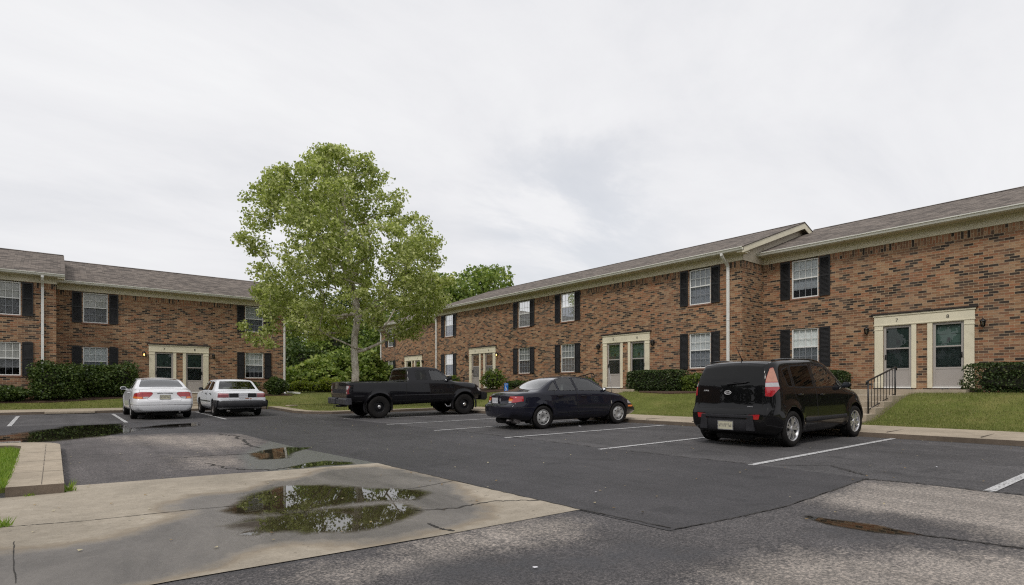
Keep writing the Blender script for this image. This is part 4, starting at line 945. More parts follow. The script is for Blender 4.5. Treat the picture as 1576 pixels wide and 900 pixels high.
def shrub(name, label, cat, c, dims, shape='round', mat='thick_leaf', size=.07, n=2500, seed=1, group=None, rot=0, gaps=0.0, sprig=0.0):
    """c = base centre (s,t,z); dims = half-lengths (x,y) and height"""
    rs = np.random.RandomState(seed); a, b, h = dims
    root = empty(name, c, rot, label, cat, group)
    d = rs.normal(size=(n*2, 3)); d /= np.linalg.norm(d, axis=1)[:, None]
    if shape == 'box':
        ar = np.array([b*h, b*h, a*h, a*h, a*b*2, a*b*.3]); fc = rs.choice(6, n*2, p=ar/ar.sum()); p = rs.uniform(-1, 1, (n*2, 3)); ii = np.arange(n*2)
        p[ii, fc//2] = np.where(fc % 2 == 0, 1, -1); p[fc >= 4, 2] = np.where(fc[fc >= 4] == 4, 1, -1)
        p = p*np.max(np.abs(p), axis=1)[:, None]/(np.sum(np.abs(p)**7, axis=1)**(1/7))[:, None]
    else: p = np.sign(d)*np.abs(d)**.9
    lump = 1+(.03 if shape == 'box' else (.13 if size < .15 else .32))*(np.sin(p[:, 0]*5+seed)+np.sin(p[:, 1]*6+seed*2)+np.sin(p[:, 2]*5+seed*3))/1.5
    k = (1-np.abs(rs.normal(0, .07 if shape == 'box' else .17, n*2)))*lump
    if shape != 'box': k *= np.where(rs.random_sample(n*2) < .05+sprig, rs.uniform(1.0, 1.22, n*2), 1)
    q = p*k[:, None]; q = q[q[:, 2] > -.93][:n]
    C = np.column_stack([q[:, 0]*a, q[:, 1]*b, (q[:, 2]*.5+.5)*h])
    raw_mesh('foliage', leaf_quads(C, size, rs, up=.5), np.arange(len(C)*4).reshape(-1, 4), M[mat], root)
    bm = bmesh.new(); bmesh.ops.create_icosphere(bm, subdivisions=3, radius=1)  # solid dark core, paints the shade seen through gaps in the leaves
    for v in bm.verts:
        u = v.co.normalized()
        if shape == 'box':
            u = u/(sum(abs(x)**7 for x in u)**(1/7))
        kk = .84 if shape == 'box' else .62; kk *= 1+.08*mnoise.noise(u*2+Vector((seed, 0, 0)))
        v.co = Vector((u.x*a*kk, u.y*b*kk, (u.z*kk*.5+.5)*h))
    me = bpy.data.meshes.new('shade_core'); bm.to_mesh(me); bm.free(); me.materials.append(M['inner']); link(bpy.data.objects.new('shade_core', me), root)
    m = MB(); rn = random.Random(seed)
    for i in range(7):
        x, y = rn.uniform(-.6, .6)*a, rn.uniform(-.6, .6)*b; m.tube([(x*.4, y*.4, -.05), (x, y, h*.5)], [.018, .008], 5)
    m.build('stems', M['dark_bark'], root)
    return root
def at(px, Z, z=None):
    r = (px-CX)/F_PX; return (FWD[0]+FWD[1]*r)*Z, (FWD[1]-FWD[0]*r)*Z
def build_far_woods():                      # the wood on the other side of the lot, behind the camera; seen mirrored in paint and glass
    rs = np.random.RandomState(77); C = []
    spots = [(-46+rs.uniform(-3, 3), t) for t in range(-42, 70, 6)]+[(s, -46+rs.uniform(-3, 3)) for s in range(-40, 24, 6)]
    for x, y in spots:
        h = rs.uniform(11, 17)
        for i in range(12):
            a = rs.uniform(0, 6.28); k = rs.uniform(0, 2.6); z = rs.uniform(1.2, h-1.5); n = 170
            d = rs.normal(size=(n, 3)); d /= np.linalg.norm(d, axis=1)[:, None]; C.append(np.array([x+k*math.cos(a), y+k*math.sin(a), z])+d*rs.uniform(1.3, 2.3)*rs.uniform(.75, 1, n)[:, None])
    C = np.vstack(C); o = raw_mesh('far_woods', leaf_quads(C, .8, rs, up=.5), np.arange(len(C)*4).reshape(-1, 4), M['thick_leaf']); tag(o, 'dark leafy wood across the lot mirrored in the car paint', 'wood', kind='stuff')
def build_veg():
    build_far_woods()
    build_sycamore()
    z = lambda s, t: H(s, t)
    # clipped hedges and bushes along the right row
    shrub('clipped_hedge', 'long dark boxy hedge right of the doors numbered 7 and 8', 'hedge', (20.9, 1.6, z(20.9, 1.6)-.02), (.55, 2.95, .90), 'box', 'hedge_leaf', .055, 15000, 1, 'clipped boxwood hedges')
    shrub('clipped_hedge', 'short boxy hedge left of doors 7 and 8 beside black boxy car', 'hedge', (21.2, 8.75, z(21.2, 8.7)-.02), (.5, .95, .80), 'box', 'hedge_leaf', .055, 6500, 2, 'clipped boxwood hedges')
    shrub('clipped_hedge', 'large rounded boxy hedge before doors numbered 5 and 6', 'hedge', (19.5, 14.5, z(19.5, 14.5)-.04), (.58, 1.32, .92), 'box', 'hedge_leaf', .06, 9000, 3, 'clipped boxwood hedges')
    shrub('bush', 'light green round bush between large hedge and black boxy car', 'bush', (19.6, 12.55, z(19.6, 12.5)-.04), (.5, .72, .78), 'round', 'bush_leaf', .07, 3200, 4)
    shrub('bush', 'small green bush behind the roof of dark blue sedan', 'bush', (19.8, 19.0, z(19.8, 19)), (.4, .9, .62), 'round', 'thick_leaf', .07, 2600, 5)
    shrub('bush', 'low green bush behind the blue accessible parking sign', 'bush', (19.7, 23.6, z(19.7, 23.4)), (.4, 1.2, .55), 'round', 'thick_leaf', .07, 2600, 6)
    shrub('bush', 'open leggy yellow green bush in mulch by the right row doors', 'bush', (18.9, 24.95, z(18.9, 24.9)), (.6, .72, 1.12), 'round', 'bush_leaf', .09, 1700, 7, sprig=.25)
    shrub('bush', 'rounded yellow green bush above the pickup bonnet', 'bush', (19.7, 30.5, z(19.7, 30.2)), (.5, .85, .85), 'round', 'bush_leaf', .08, 2600, 8)
    shrub('clipped_hedge', 'low hedge at far right row corner behind the pickup cab', 'hedge', (21.2, 44.5, z(21.2, 44.5)), (.5, 1.6, .8), 'round', 'thick_leaf', .1, 2200, 9, 'clipped boxwood hedges')
    # left row
    shrub('shrub', 'large bushy green shrub in front of left row downspout', 'shrub', (.05, 32.0, z(0, 32)-.05), (.95, .75, 1.72), 'round', 'thick_leaf', .09, 6500, 10, 'large shrubs before the left row', sprig=.08)
    shrub('shrub', 'middle dark bushy shrub under the left lower window', 'shrub', (1.45, 32.8, z(1.5, 33)-.05), (.85, .7, 1.55), 'round', 'thick_leaf', .09, 5200, 11, 'large shrubs before the left row', sprig=.06)
    shrub('shrub', 'tall loose shrub right of the lower left row window', 'shrub', (2.5, 32.9, z(2.5, 33)-.05), (.80, .7, 1.62), 'round', 'thick_leaf', .09, 4600, 12, 'large shrubs before the left row', sprig=.25)
    shrub('low_hedge', 'low leafy hedge under far left window at photo edge', 'hedge', (-1.85, 31.6, z(-2, 32)-.02), (1.35, .45, .62), 'round', 'thick_leaf', .10, 3800, 13)
    shrub('bush', 'wide low bush behind the worn white sedan', 'bush', (7.7, 33.25, z(7.7, 33)-.02), (1.25, .5, .82), 'round', 'thick_leaf', .085, 3600, 14, sprig=.06)
    shrub('bush', 'dark green bush at right corner of the left row', 'bush', (9.75, 33.15, z(9.8, 33)-.02), (.62, .5, 1.05), 'round', 'thick_leaf', .08, 3200, 15)
    # woodland
    g = 'trees behind the apartment rows'
    s, t = at(745, 60); build_tree('broadleaf_tree', s, t, 6.0, 14.5, 4.9, 'round bright green tree rising behind the right row roof', 'wood_leaf', .34, 11000, 21, g)
    s, t = at(680, 57); build_tree('broadleaf_tree', s, t, 4.0, 12.9, 5.2, 'darker green tree between the sycamore crown and the round tree', 'wood_leaf', .34, 9500, 22, g)
    for i, (px, Z, zt, r, lab) in enumerate([(430, 62, 9.4, 3.4, 'woodland tree just right of the left row downspout'), (478, 58, 10.6, 3.9, 'woodland tree left of the sycamore trunk'), (528, 60, 11.6, 4.1, 'tall woodland tree directly behind the sycamore trunk'),
                                             (572, 60, 11.0, 3.8, 'woodland tree right of the sycamore trunk'), (620, 66, 11.5, 4.2, 'woodland tree behind the far end of right row')]):
        s, t = at(px, Z); build_tree('broadleaf_tree', s, t, 1.6, zt, r, lab, 'wood_leaf' if i % 2 else 'dark_leaf', .24, 13000, 30+i, g)
    for i, (px, Z, rx, h, lab, mt) in enumerate([(448, 46, 1.7, 1.9, 'round thicket bush beside the left row end wall', 'thick_leaf'), (492, 45, 2.0, 2.3, 'round thicket bush left of the sycamore trunk', 'wood_leaf'), (530, 48, 1.8, 3.2, 'tall thicket bush just left of sycamore trunk', 'wood_leaf'),
                                              (568, 47, 1.7, 2.9, 'thicket bush between sycamore trunk and far right row end', 'wood_leaf'), (468, 52, 1.8, 4.2, 'tall dark thicket bush behind left row corner', 'thick_leaf'), (512, 54, 2.2, 6.4, 'tall green thicket behind the sycamore trunk', 'wood_leaf'), (556, 54, 1.9, 5.2, 'tall thicket right behind sycamore trunk', 'thick_leaf'), (590, 52, 1.9, 6.0, 'thicket bush touching far right row end', 'wood_leaf')]):
        s, t = at(px, Z); shrub('thicket_bush', lab, 'bush', (s, t, 1.0), (rx, rx*.8, h), 'round', mt, [.24, .30, .26, .32][i % 4], 4200, 50+i, 'thicket bushes at the wood edge', sprig=.25)
    for i, px in enumerate((446, 466, 487, 508, 528)):
        s, t = at(px, 41); shrub('weed_clump', ['yellow green weed clump nearest the left row end', 'second weed clump right of left row end', 'middle yellow green weed clump', 'fourth weed clump before the thicket', 'weed clump nearest the sycamore trunk'][i], 'weed', (s, t, .95), (.7+.3*(i*7 % 3)/2, .6, [.55, .8, .62, 1.0, .7][i]), 'round', 'weed_leaf', .13, 900, 70+i, 'weed clumps before the thicket', sprig=.3)
    # dead leaves and scraps on the asphalt
    rs = np.random.RandomState(9)
    P = []
    for i in range(240): P.append((rs.uniform(4, 13), rs.uniform(0, 20)))
    for i in range(130): P.append((rs.uniform(12.5, 13.05), rs.uniform(-1, 20)))
    for i in range(90): P.append((rs.uniform(-1, 4), rs.uniform(4, 13)))
    C = np.array([(a, b, G(a, b)+.018) for a, b in P]); V = leaf_quads(C, .032, rs, up=8)
    o = raw_mesh('fallen_leaves', V, np.arange(len(C)*4).reshape(-1, 4), M['dead_leaf']); tag(o, 'small dry leaves scattered over the parking lot asphalt', 'leaf litter', kind='stuff')
    for i, (px, py, lab) in enumerate(((893, 657, 'white crumpled scrap under the dark blue sedan'), (824, 878-2, 'small white paper scrap on foreground asphalt'), (1442, 720, 'pale scrap lying in empty right parking space'), (918, 759, 'tiny pale scrap in middle of the drive lane'))):
        x, y = gp(px, py); m = MB(); rr = random.Random(i); pts = [(rr.uniform(-.05, .05), rr.uniform(-.04, .04), rr.uniform(0, .03)) for _ in range(9)]
        bm = bmesh.new(); [bm.verts.new(p) for p in pts]; bmesh.ops.convex_hull(bm, input=bm.verts); me = bpy.data.meshes.new('paper_scrap'); bm.to_mesh(me); bm.free(); me.materials.append(M['litter'])
        o = link(bpy.data.objects.new('paper_scrap', me)); o.location = (x, y, G(x, y)+.012); o.scale = (1.2, 1.2, .8) if i == 0 else (.38, .38, .35); tag(o, lab, 'litter')
def pchip(pts):
    X = np.array([p[0] for p in pts], float); Y = np.array([p[1] for p in pts], float); h = np.diff(X); d = np.diff(Y)/h
    m = np.zeros(len(X)); m[0] = d[0]; m[-1] = d[-1]
    for i in range(1, len(X)-1):
        if d[i-1]*d[i] <= 0: m[i] = 0
        else:
            w1 = 2*h[i]+h[i-1]; w2 = h[i]+2*h[i-1]; m[i] = (w1+w2)/(w1/d[i-1]+w2/d[i])
    def f(x):
        x = min(max(x, X[0]), X[-1]); i = min(int(np.searchsorted(X, x, 'right'))-1, len(X)-2); i = max(i, 0); t = (x-X[i])/h[i]
        return (1+2*t)*(1-t)**2*Y[i]+t*(1-t)**2*h[i]*m[i]+t*t*(3-2*t)*Y[i+1]+t*t*(t-1)*h[i]*m[i+1]
    return f
def rounded(poly, r=.04, n=3):
    out = []; N = len(poly)
    for i in range(N):
        p = Vector(poly[i]); a = Vector(poly[i-1]); b = Vector(poly[(i+1) % N]); la = min(r, (a-p).length*.45); lb = min(r, (b-p).length*.45)
        p0 = p+(a-p).normalized()*la; p1 = p+(b-p).normalized()*lb
        for k in range(n+1):
            t = k/n; out.append(tuple(p0*(1-t)**2+p*2*t*(1-t)+p1*t*t))
    return out
def offset_poly(poly, d):
    N = len(poly); A = sum(poly[i][0]*poly[(i+1) % N][1]-poly[(i+1) % N][0]*poly[i][1] for i in range(N)); sg = 1 if A > 0 else -1; out = []
    for i in range(N):
        p = Vector(poly[i]); a = Vector(poly[i-1]); b = Vector(poly[(i+1) % N]); e1 = (p-a).normalized(); e2 = (b-p).normalized()
        n1 = Vector((-e1.y, e1.x))*sg; n2 = Vector((-e2.y, e2.x))*sg; nn = n1+n2
        if nn.length < 1e-6: nn = n1
        nn.normalize(); c = max(.35, nn.dot(n1)); out.append(tuple(p+nn*d/c))
    return out
def inpoly(x, y, P):
    c = False; j = len(P)-1
    for i in range(len(P)):
        if (P[i][1] > y) != (P[j][1] > y) and x < (P[j][0]-P[i][0])*(y-P[i][1])/(P[j][1]-P[i][1])+P[i][0]: c = not c
        j = i
    return c
class Shell:
    def __init__(s, sp):
        s.sp = sp; s.top = pchip(sp['top']); s.belt = pchip(sp['belt']); s.bot = pchip(sp['bot']); s.L = sp['L']; s.hw = sp['hw']
        s.xr = pchip(sp['xr']); s.xf = pchip(sp['xf']); s.regs = []; s.make()
    def ring(s, x):
        sp = s.sp; d0, am = sp['planr']; d1, am1 = sp['planf']; w = s.hw
        if x < d0: w *= 1-am*(1-x/d0)**2.4
        if s.L-x < d1: w *= 1-am1*(1-(s.L-x)/d1)**2.2
        t = s.top(x); b = min(s.belt(x), t-.05); zb = s.bot(x); cr = sp.get('crown', .05)
        edge = sp.get('edge', None); c = cr
        wb = w-.035; wt = wb-sp.get('shoulder', .05)-sp['tumble']*max(0, t-cr-b)
        zm = zb+(b-zb)*.45
        P = [(0, zb), (w-.16, zb), (w-.035, zb+.10), (w, zm), (wb, b), (wt, t-c), (0, t)]
        rad = [0, .05, .08, .25, sp.get('rb', .05), sp.get('rt', .10), 0]; seg = [3, 2, 5, 6, 12, 12]; out = []
        prev = Vector(P[0])
        for i in range(1, 7):
            p = Vector(P[i]); a = Vector(P[i-1])
            if i < 6:
                bq = Vector(P[i+1]); la = min(rad[i], (a-p).length*.42); lb = min(rad[i], (bq-p).length*.42)
                q0 = p+(a-p).normalized()*la; q1 = p+(bq-p).normalized()*lb
            else: q0 = p
            n = seg[i-1]
            for k in range(n): out.append(prev.lerp(q0, k/n))
            if i < 6:
                for k in range(4):
                    u = k/4; out.append(q0*(1-u)**2+p*2*u*(1-u)+q1*u*u)
                prev = q1
            else: out.append(q0)
        # crown of roof, bonnet and deck
        res = []
        for q in out:
            y, z = q
            if y < wt-.005 and z > (zb+t)/2: z = max(z, t-c*(y/max(wt, .1))**2*.92)
            res.append((y, z))
        return res
    def mapx(s, x, y, z):
        L = s.L; u = abs(y)/s.hw; bo = s.sp['bow']; k = x/L
        x2 = x+bo[0]*u*u*max(0, 1-x/(L*.45))-bo[1]*u*u*max(0, (x-L*.55)/(L*.45))
        x2 += s.xr(z)*max(0, 1-x/.7); x2 += -s.xf(z)*max(0, 1-(L-x)/.7); return x2
    def make(s):
        L = s.L; st = sorted(set([round(float(v), 4) for v in list(np.linspace(.0, .3, 11))+list(np.linspace(.3, L-.3, int((L-.6)/.05)))+list(np.linspace(L-.3, L, 11))]+[round(v, 4) for v in s.sp.get('stations', [])]))
        bm = bmesh.new(); rows = []
        def full(x, k=1.0, dx=0.0):
            half = s.ring(x); zc = (half[0][1]+half[-1][1])/2; pts = [(y, z) for y, z in half]+[(-y, z) for y, z in half[-2:0:-1]]
            return [(s.mapx(x, y*k, zc+(z-zc)*k)+dx, y*k, zc+(z-zc)*k) for y, z in pts]
        ks = [(.985, 0.0), (.94, 0.0)]+[(k, 0.0) for k in (.88, .8, .7, .6, .5, .4, .3, .2, .1)]
        R_ = [full(st[0], k, -.022 if k < .98 else -.014) for k, _ in ks[::-1]]+[full(x) for x in st]+[full(st[-1], k, .022 if k < .98 else .014) for k, _ in ks]
        prev = None
        for r in R_:
            vs = [bm.verts.new(p) for p in r]
            if prev:
                n = len(vs)
                for i in range(n): bm.faces.new((prev[i], prev[(i+1) % n], vs[(i+1) % n], vs[i]))
            else: bm.faces.new(vs[::-1])
            prev = vs
        bm.faces.new(prev)
        for cx, cz, rr, wd, am in s.sp.get('flares', []):
            for v in bm.verts:
                d = math.hypot(v.co.x-cx, v.co.z-cz)
                if rr-.03 < d < rr+wd and abs(v.co.y) > s.hw*.75 and v.co.z < cz+rr+wd:
                    f = 1-max(0, d-rr)/wd; v.co.y += math.copysign(am*smooth(f), v.co.y)
        bmesh.ops.recalc_face_normals(bm, faces=bm.faces); s.bm = bm; s.layer = bm.faces.layers.int.new('reg')
    def cut(s, poly, proj, flt, xcut=None):
        ia, ib = {'xz': (0, 2), 'yz': (1, 2), 'xy': (0, 1)}[proj]; N = len(poly); xs = [p[0] for p in poly]; ys = [p[1] for p in poly]; pad = .002
        x0, x1, y0, y1 = min(xs)-pad, max(xs)+pad, min(ys)-pad, max(ys)+pad
        def cand():
            out = []
            for f in s.bm.faces:
                c = f.calc_center_median()
                if not flt(c): continue
                va = [v.co[ia] for v in f.verts]; vb = [v.co[ib] for v in f.verts]
                if max(va) < x0 or min(va) > x1 or max(vb) < y0 or min(vb) > y1: continue
                out.append(f)
            return out
        cur = cand()
        if xcut is not None:
            g = list(cur)+list({ed for f in cur for ed in f.edges})+list({v for f in cur for v in f.verts})
            bmesh.ops.bisect_plane(s.bm, geom=g, dist=1e-5, plane_co=(xcut, 0, 0), plane_no=(1, 0, 0)); flt0 = flt; flt = lambda c: flt0(c) and c.x < xcut
            cur = cand()
        for i in range(N):
            a, b = poly[i], poly[(i+1) % N]; e = (b[0]-a[0], b[1]-a[1])
            if math.hypot(*e) < 1e-5: continue
            no = [0, 0, 0]; co = [0, 0, 0]; no[ia] = e[1]; no[ib] = -e[0]; co[ia] = a[0]; co[ib] = a[1]
            # only faces near this edge
            ex0, ex1 = min(a[0], b[0])-.001, max(a[0], b[0])+.001; ey0, ey1 = min(a[1], b[1])-.001, max(a[1], b[1])+.001
            near = [f for f in cur if not (max(v.co[ia] for v in f.verts) < ex0 or min(v.co[ia] for v in f.verts) > ex1 or max(v.co[ib] for v in f.verts) < ey0 or min(v.co[ib] for v in f.verts) > ey1)]
            if not near: continue
            g = list(near)+list({ed for f in near for ed in f.edges})+list({v for f in near for v in f.verts})
            res = bmesh.ops.bisect_plane(s.bm, geom=g, dist=1e-5, plane_co=co, plane_no=no)['geom']
            st = {f for f in cur if f.is_valid}; st.update(f for f in res if isinstance(f, bmesh.types.BMFace) and f.is_valid); cur = list(st)
        return [f for f in cur if f.is_valid and flt(f.calc_center_median()) and inpoly(f.calc_center_median()[ia], f.calc_center_median()[ib], poly)]
    def region(s, poly, proj, flt, rid, xcut=None):
        for f in s.cut(poly, proj, flt, xcut): f[s.layer] = rid
    def arch(s, cx, cz, r, yin):
        P = [(cx+r*math.cos(R(a)), cz+r*math.sin(R(a))) for a in range(0, 360, 12)]
        for sg in (1, -1):
            fs = s.cut(P, 'xz', lambda c: c.y*sg > yin); bmesh.ops.delete(s.bm, geom=fs, context='FACES')
            be = [e for e in s.bm.edges if len(e.link_faces) == 1 and all(abs(math.hypot(v.co.x-cx, v.co.z-cz)-r) < .012 and v.co.y*sg > yin-.03 for v in e.verts)]
            g = bmesh.ops.extrude_edge_only(s.bm, edges=be)['geom']
            for v in g:
                if isinstance(v, bmesh.types.BMVert):
                    v.co.y -= sg*.05; q = Vector((v.co.x-cx, v.co.z-cz)); q = q.normalized()*(r+.004); v.co.x = cx+q.x; v.co.z = cz+q.y
            for f in g:
                if isinstance(f, bmesh.types.BMFace): f[s.layer] = 0
def make_wheel(kind, r, w, rimr, parent, loc, side, spin=0):
    """side +1: outer face towards +y"""
    m = MB(); hw = w/2; t = r-rimr
    prof = [(rimr-.01, -hw*.80), (rimr+t*.25, -hw*.98), (r-.05, -hw), (r-.018, -hw*.93), (r-.004, -hw*.78), (r, -hw*.5), (r, -.012), (r-.008, -.010), (r-.008, .010), (r, .012), (r, hw*.5), (r-.004, hw*.78), (r-.018, hw*.93), (r-.05, hw), (rimr+t*.25, hw*.98), (rimr-.006, hw*.80)]
    m.lathe(prof, 'y', 40)
    wh = m.build('wheel', M['tyre'], parent); wh.location = loc; wh.rotation_euler = (0, spin, 0)
    if kind == 'tyre_only': return wh
    sg = side; m = MB(); f = hw*.80
    P = lambda a, b, d: (a, sg*d, b)
    m.lathe([(rimr-.004, sg*f), (rimr+.004, sg*(f+.006)), (rimr-.008, sg*(f+.008)), (rimr-.022, sg*(f-.012)), (rimr-.03, sg*(f-.10))], 'y', 40)
    mats = None
    if kind == 'alloy5':                                      # five pairs of spokes
        for k in range(5):
            for o in (-.17, .17):
                a0 = R(72*k+90)+o*.55; a1 = R(72*k+90)+o*1.28; w0, w1 = .020, .021; r0, r1 = .035, rimr-.012
                c0 = Vector((math.cos(a0), math.sin(a0)))*r0; c1 = Vector((math.cos(a1), math.sin(a1)))*r1; d = (c1-c0).normalized(); n = Vector((-d.y, d.x))
                for (ca, cb, da, db, wa, wb_) in ((c0, c1, f-.012, f-.006, w0, w1),):
                    A = [ca+n*wa, ca-n*wa, cb-n*wb_, cb+n*wb_]
                    F = [P(A[0].x, A[0].y, da), P(A[1].x, A[1].y, da), P(A[2].x, A[2].y, db), P(A[3].x, A[3].y, db)]
                    B = [P(A[0].x, A[0].y, da-.035), P(A[1].x, A[1].y, da-.035), P(A[2].x, A[2].y, db-.035), P(A[3].x, A[3].y, db-.035)]
                    m.face(F); m.face(B)
                    for i in range(4): m.face([F[i], F[(i+1) % 4], B[(i+1) % 4], B[i]])
        m.lathe([(.06, sg*(f-.04)), (.058, sg*(f-.012)), (.045, sg*(f-.003)), (0, sg*f)], 'y', 24); mat = M['alloy']
    elif kind == 'cap7':
        m.lathe([(rimr-.02, sg*(f-.012)), (rimr*.82, sg*(f+.004)), (rimr*.55, sg*(f+.008)), (rimr*.30, sg*(f+.004)), (rimr*.26, sg*(f-.006)), (0, sg*(f-.004))], 'y', 40); mat = M['hubcap']
    elif kind == 'alloy_solid':
        m.lathe([(rimr-.02, sg*(f-.012)), (rimr*.8, sg*(f-.004)), (rimr*.4, sg*(f+.002)), (0, sg*(f+.004))], 'y', 40); mat = M['hubcap']
    elif kind == 'truck':
        m.lathe([(rimr-.03, sg*(f-.07)), (rimr*.80, sg*(f-.075)), (rimr*.62, sg*(f-.05)), (rimr*.42, sg*(f-.045)), (0, sg*(f-.045))], 'y', 40); mat = M['plastic']
    else:
        m.lathe([(rimr-.02, sg*(f-.03)), (rimr*.8, sg*(f-.03)), (rimr*.6, sg*(f-.005)), (rimr*.35, sg*(f-.012)), (0, sg*(f-.01))], 'y', 40); mat = M['steel']
    rim = m.build('rim', mat, wh)
    m = MB(); m.lathe([(rimr-.02, -sg*.02), (0, -sg*.02)], 'y', 24); m.lathe([(.13, sg*.0), (.13, sg*.02), (0, sg*.02)], 'y', 24); m.build('brake_disc', M['well'] if kind != 'alloy5' else M['steel'], wh)
    m = MB()
    if kind == 'cap7':
        for k in range(7):
            a = R(360/7*k+13); c = (rimr*.70*math.cos(a), rimr*.70*math.sin(a)); m.prism([(c[0]+.020*math.cos(R(q))*1.0, c[1]+.020*math.sin(R(q))) for q in range(0, 360, 30)], P, f-.002, f+.009)
        for k in range(5):
            a = R(72*k); c = (rimr*.17*math.cos(a), rimr*.17*math.sin(a)); m.prism([(c[0]+.008*math.cos(R(q)), c[1]+.008*math.sin(R(q))) for q in range(0, 360, 45)], P, f-.01, f-.002)
        m.build('hub_hole', M['seam'], wh)
    elif kind == 'alloy_solid':
        for k in range(5):
            a = R(72*k); q = []
            for aa, rr in ((-.33, .85), (.33, .85), (.22, .45), (-.22, .45)): q.append((rimr*rr*math.cos(a+aa), rimr*rr*math.sin(a+aa)))
            m.prism(rounded(q, .03), P, f-.02, f+.0015)
        m.build('hub_hole', M['seam'], wh)
    elif kind == 'truck':
        for k in range(8):
            a = R(45*k); c = (rimr*.72*math.cos(a), rimr*.72*math.sin(a)); m.prism([(c[0]+.022*math.cos(R(q)), c[1]+.022*math.sin(R(q))) for q in range(0, 360, 45)], P, f-.08, f-.066)
        m.build('hub_hole', M['seam'], wh)
        m = MB(); m.lathe([(.075, sg*(f-.045)), (.072, sg*(f-.01)), (.05, sg*(f+.012)), (.03, sg*(f+.018)), (0, sg*(f+.018))], 'y', 20)
        for k in range(8):
            a = R(45*k+20); c = (.055*math.cos(a), .055*math.sin(a)); m.prism([(c[0]+.009*math.cos(R(q)), c[1]+.009*math.sin(R(q))) for q in range(0, 360, 60)], P, f, f+.02)
        m.build('hub_cap', M['chrome'], wh)
    return wh
def make_car(sp, label, cat, group=None, name='parked_car'):
    root = empty(name, (0, 0, 0), 0, label, cat, group); root['kind'] = 'thing'
    xa = sp['ra']; sh = Shell(sp); paint = sp['paint']; seam = sp.get('seam', M['seam']); hw = sp['hw']
    regs = {}; nid = [1]
    def add(name, mat, parent=None, label=None, off=0.0):
        i = nid[0]; nid[0] += 1; regs[i] = dict(name=name, mat=mat, parent=parent, label=label); return i
    side = {1: lambda c: c.y > hw*.42, -1: lambda c: c.y < -hw*.42}
    # side openings
    for sg in (1, -1):
        for d in sp['doors']:
            q = rounded(d['poly'], d.get('r', .05)); seam_id = add('door_gap', seam)
            if d.get('door', True):
                sh.region(q, 'xz', side[sg], seam_id); did = add('door', paint); sh.region(offset_poly(q, .009), 'xz', side[sg], did)
            else: did = None
            for wd in d['windows']:
                w = rounded(wd['poly'], wd.get('r', .04)); fid = add('window_trim', wd.get('trim', M['plastic']), did); sh.region(w, 'xz', side[sg], fid)
                gid = add('side_window', wd.get('glass', sp['glass']), did); sh.region(offset_poly(w, wd.get('tw', .018)), 'xz', side[sg], gid)
            if d.get('handle'):
                hx, hz = d['handle']; d.setdefault('hid', {})[sg] = (did, hx, hz)
    for rg in sp['regions']:
        pj = rg['proj']; sides = rg.get('sides', (0,))
        for sg in sides:
            poly = rg['poly'] if pj == 'xz' or sg >= 0 else [(-y, z) for y, z in rg['poly']]
            if pj == 'yz' and rg.get('mirror') and sg < 0: poly = [(-y, z) for y, z in rg['poly']]
            x0, x1 = rg.get('x', (-1, 9)); yl = rg.get('ylim', 0)
            if pj == 'xz': fl = (lambda sgg: (lambda c: c.y*sgg > hw*.42))(sg)
            elif pj == 'yz': fl = lambda c, x0=x0, x1=x1: x0 < c.x < x1
            else: fl = lambda c, z0=rg.get('z', 1.0): c.z > z0
            q = rounded(poly, rg.get('r', .03))
            if rg.get('gap'):
                gid = add('panel_gap', rg.get('gapmat', seam)); sh.region(q, pj, fl, gid, rg['xc']+.008 if rg.get('xc') else None); q = offset_poly(q, rg['gap'])
            rid = add(rg['name'], rg['mat'] if rg['mat'] is not None else paint, label=rg.get('label')); regs[rid]['up'] = rg.get('up'); sh.region(q, pj, fl, rid, rg.get('xc'))
            if rg.get('delete'): regs[rid]['delete'] = True
    for cx in (sp['ra'], sp['ra']+sp['wb']): sh.arch(cx, sp['wr']+sp.get('wz', .0), sp['ar'], hw-.38)
    bm = sh.bm; bm.normal_update(); bm.verts.index_update(); lay = sh.layer
    allv = [(v.co.copy(), v.normal.copy()) for v in bm.verts]
    groups = {}
    for f in bm.faces: groups.setdefault(f[lay], []).append([v.index for v in f.verts])
    made = {}
    def emit(name, faces, mat, parent):
        used = {}; V = []; F = []
        for f in faces:
            g = []
            for i in f:
                if i not in used: used[i] = len(V); V.append(allv[i][0]-Vector((xa, 0, 0)))
                g.append(used[i])
            F.append(g)
        me = bpy.data.meshes.new(name); me.from_pydata(V, [], F); me.polygons.foreach_set('use_smooth', [True]*len(F)); me.materials.append(mat)
        N = [None]*len(V)
        for i, k in used.items(): N[k] = tuple(allv[i][1])
        me.normals_split_custom_set_from_vertices(N)
        return link(bpy.data.objects.new(name, me), parent)
    body = emit('body', groups.pop(0), paint, root); made[0] = body
    gapfaces = {}
    for rid in sorted(groups):
        r = regs[rid]
        if r.get('delete'): continue
        if r['name'] in ('door_gap', 'panel_gap'): gapfaces.setdefault(r['mat'].name, [r['mat'], []])[1].extend(groups[rid]); continue
        par = root
        if r['parent'] is not None and r['parent'] in made: par = made[r['parent']]
        if r.get('up'):
            for k in sorted(made, reverse=True):
                if k and regs[k]['name'] == r['up']: par = made[k]; break
        o = emit(r['name'], groups[rid], r['mat'], par); made[rid] = o
        if r.get('label') and par is root: o['label'] = r['label']
    for k, (mt, fs) in gapfaces.items(): emit('panel_gap', fs, mt, body)
    # surface lookup for add-ons
    from mathutils.bvhtree import BVHTree
    bvh = BVHTree.FromBMesh(bm); sh.bvh = bvh
    def ysurf(x, z, sg):
        h = bvh.ray_cast(Vector((x, sg*3, z)), Vector((0, -sg, 0))); return h[0].y if h[0] else sg*hw
    def xsurf(y, z, back=True):
        h = bvh.ray_cast(Vector((-2 if back else sp['L']+2, y, z)), Vector((1 if back else -1, 0, 0))); return h[0].x if h[0] else 0
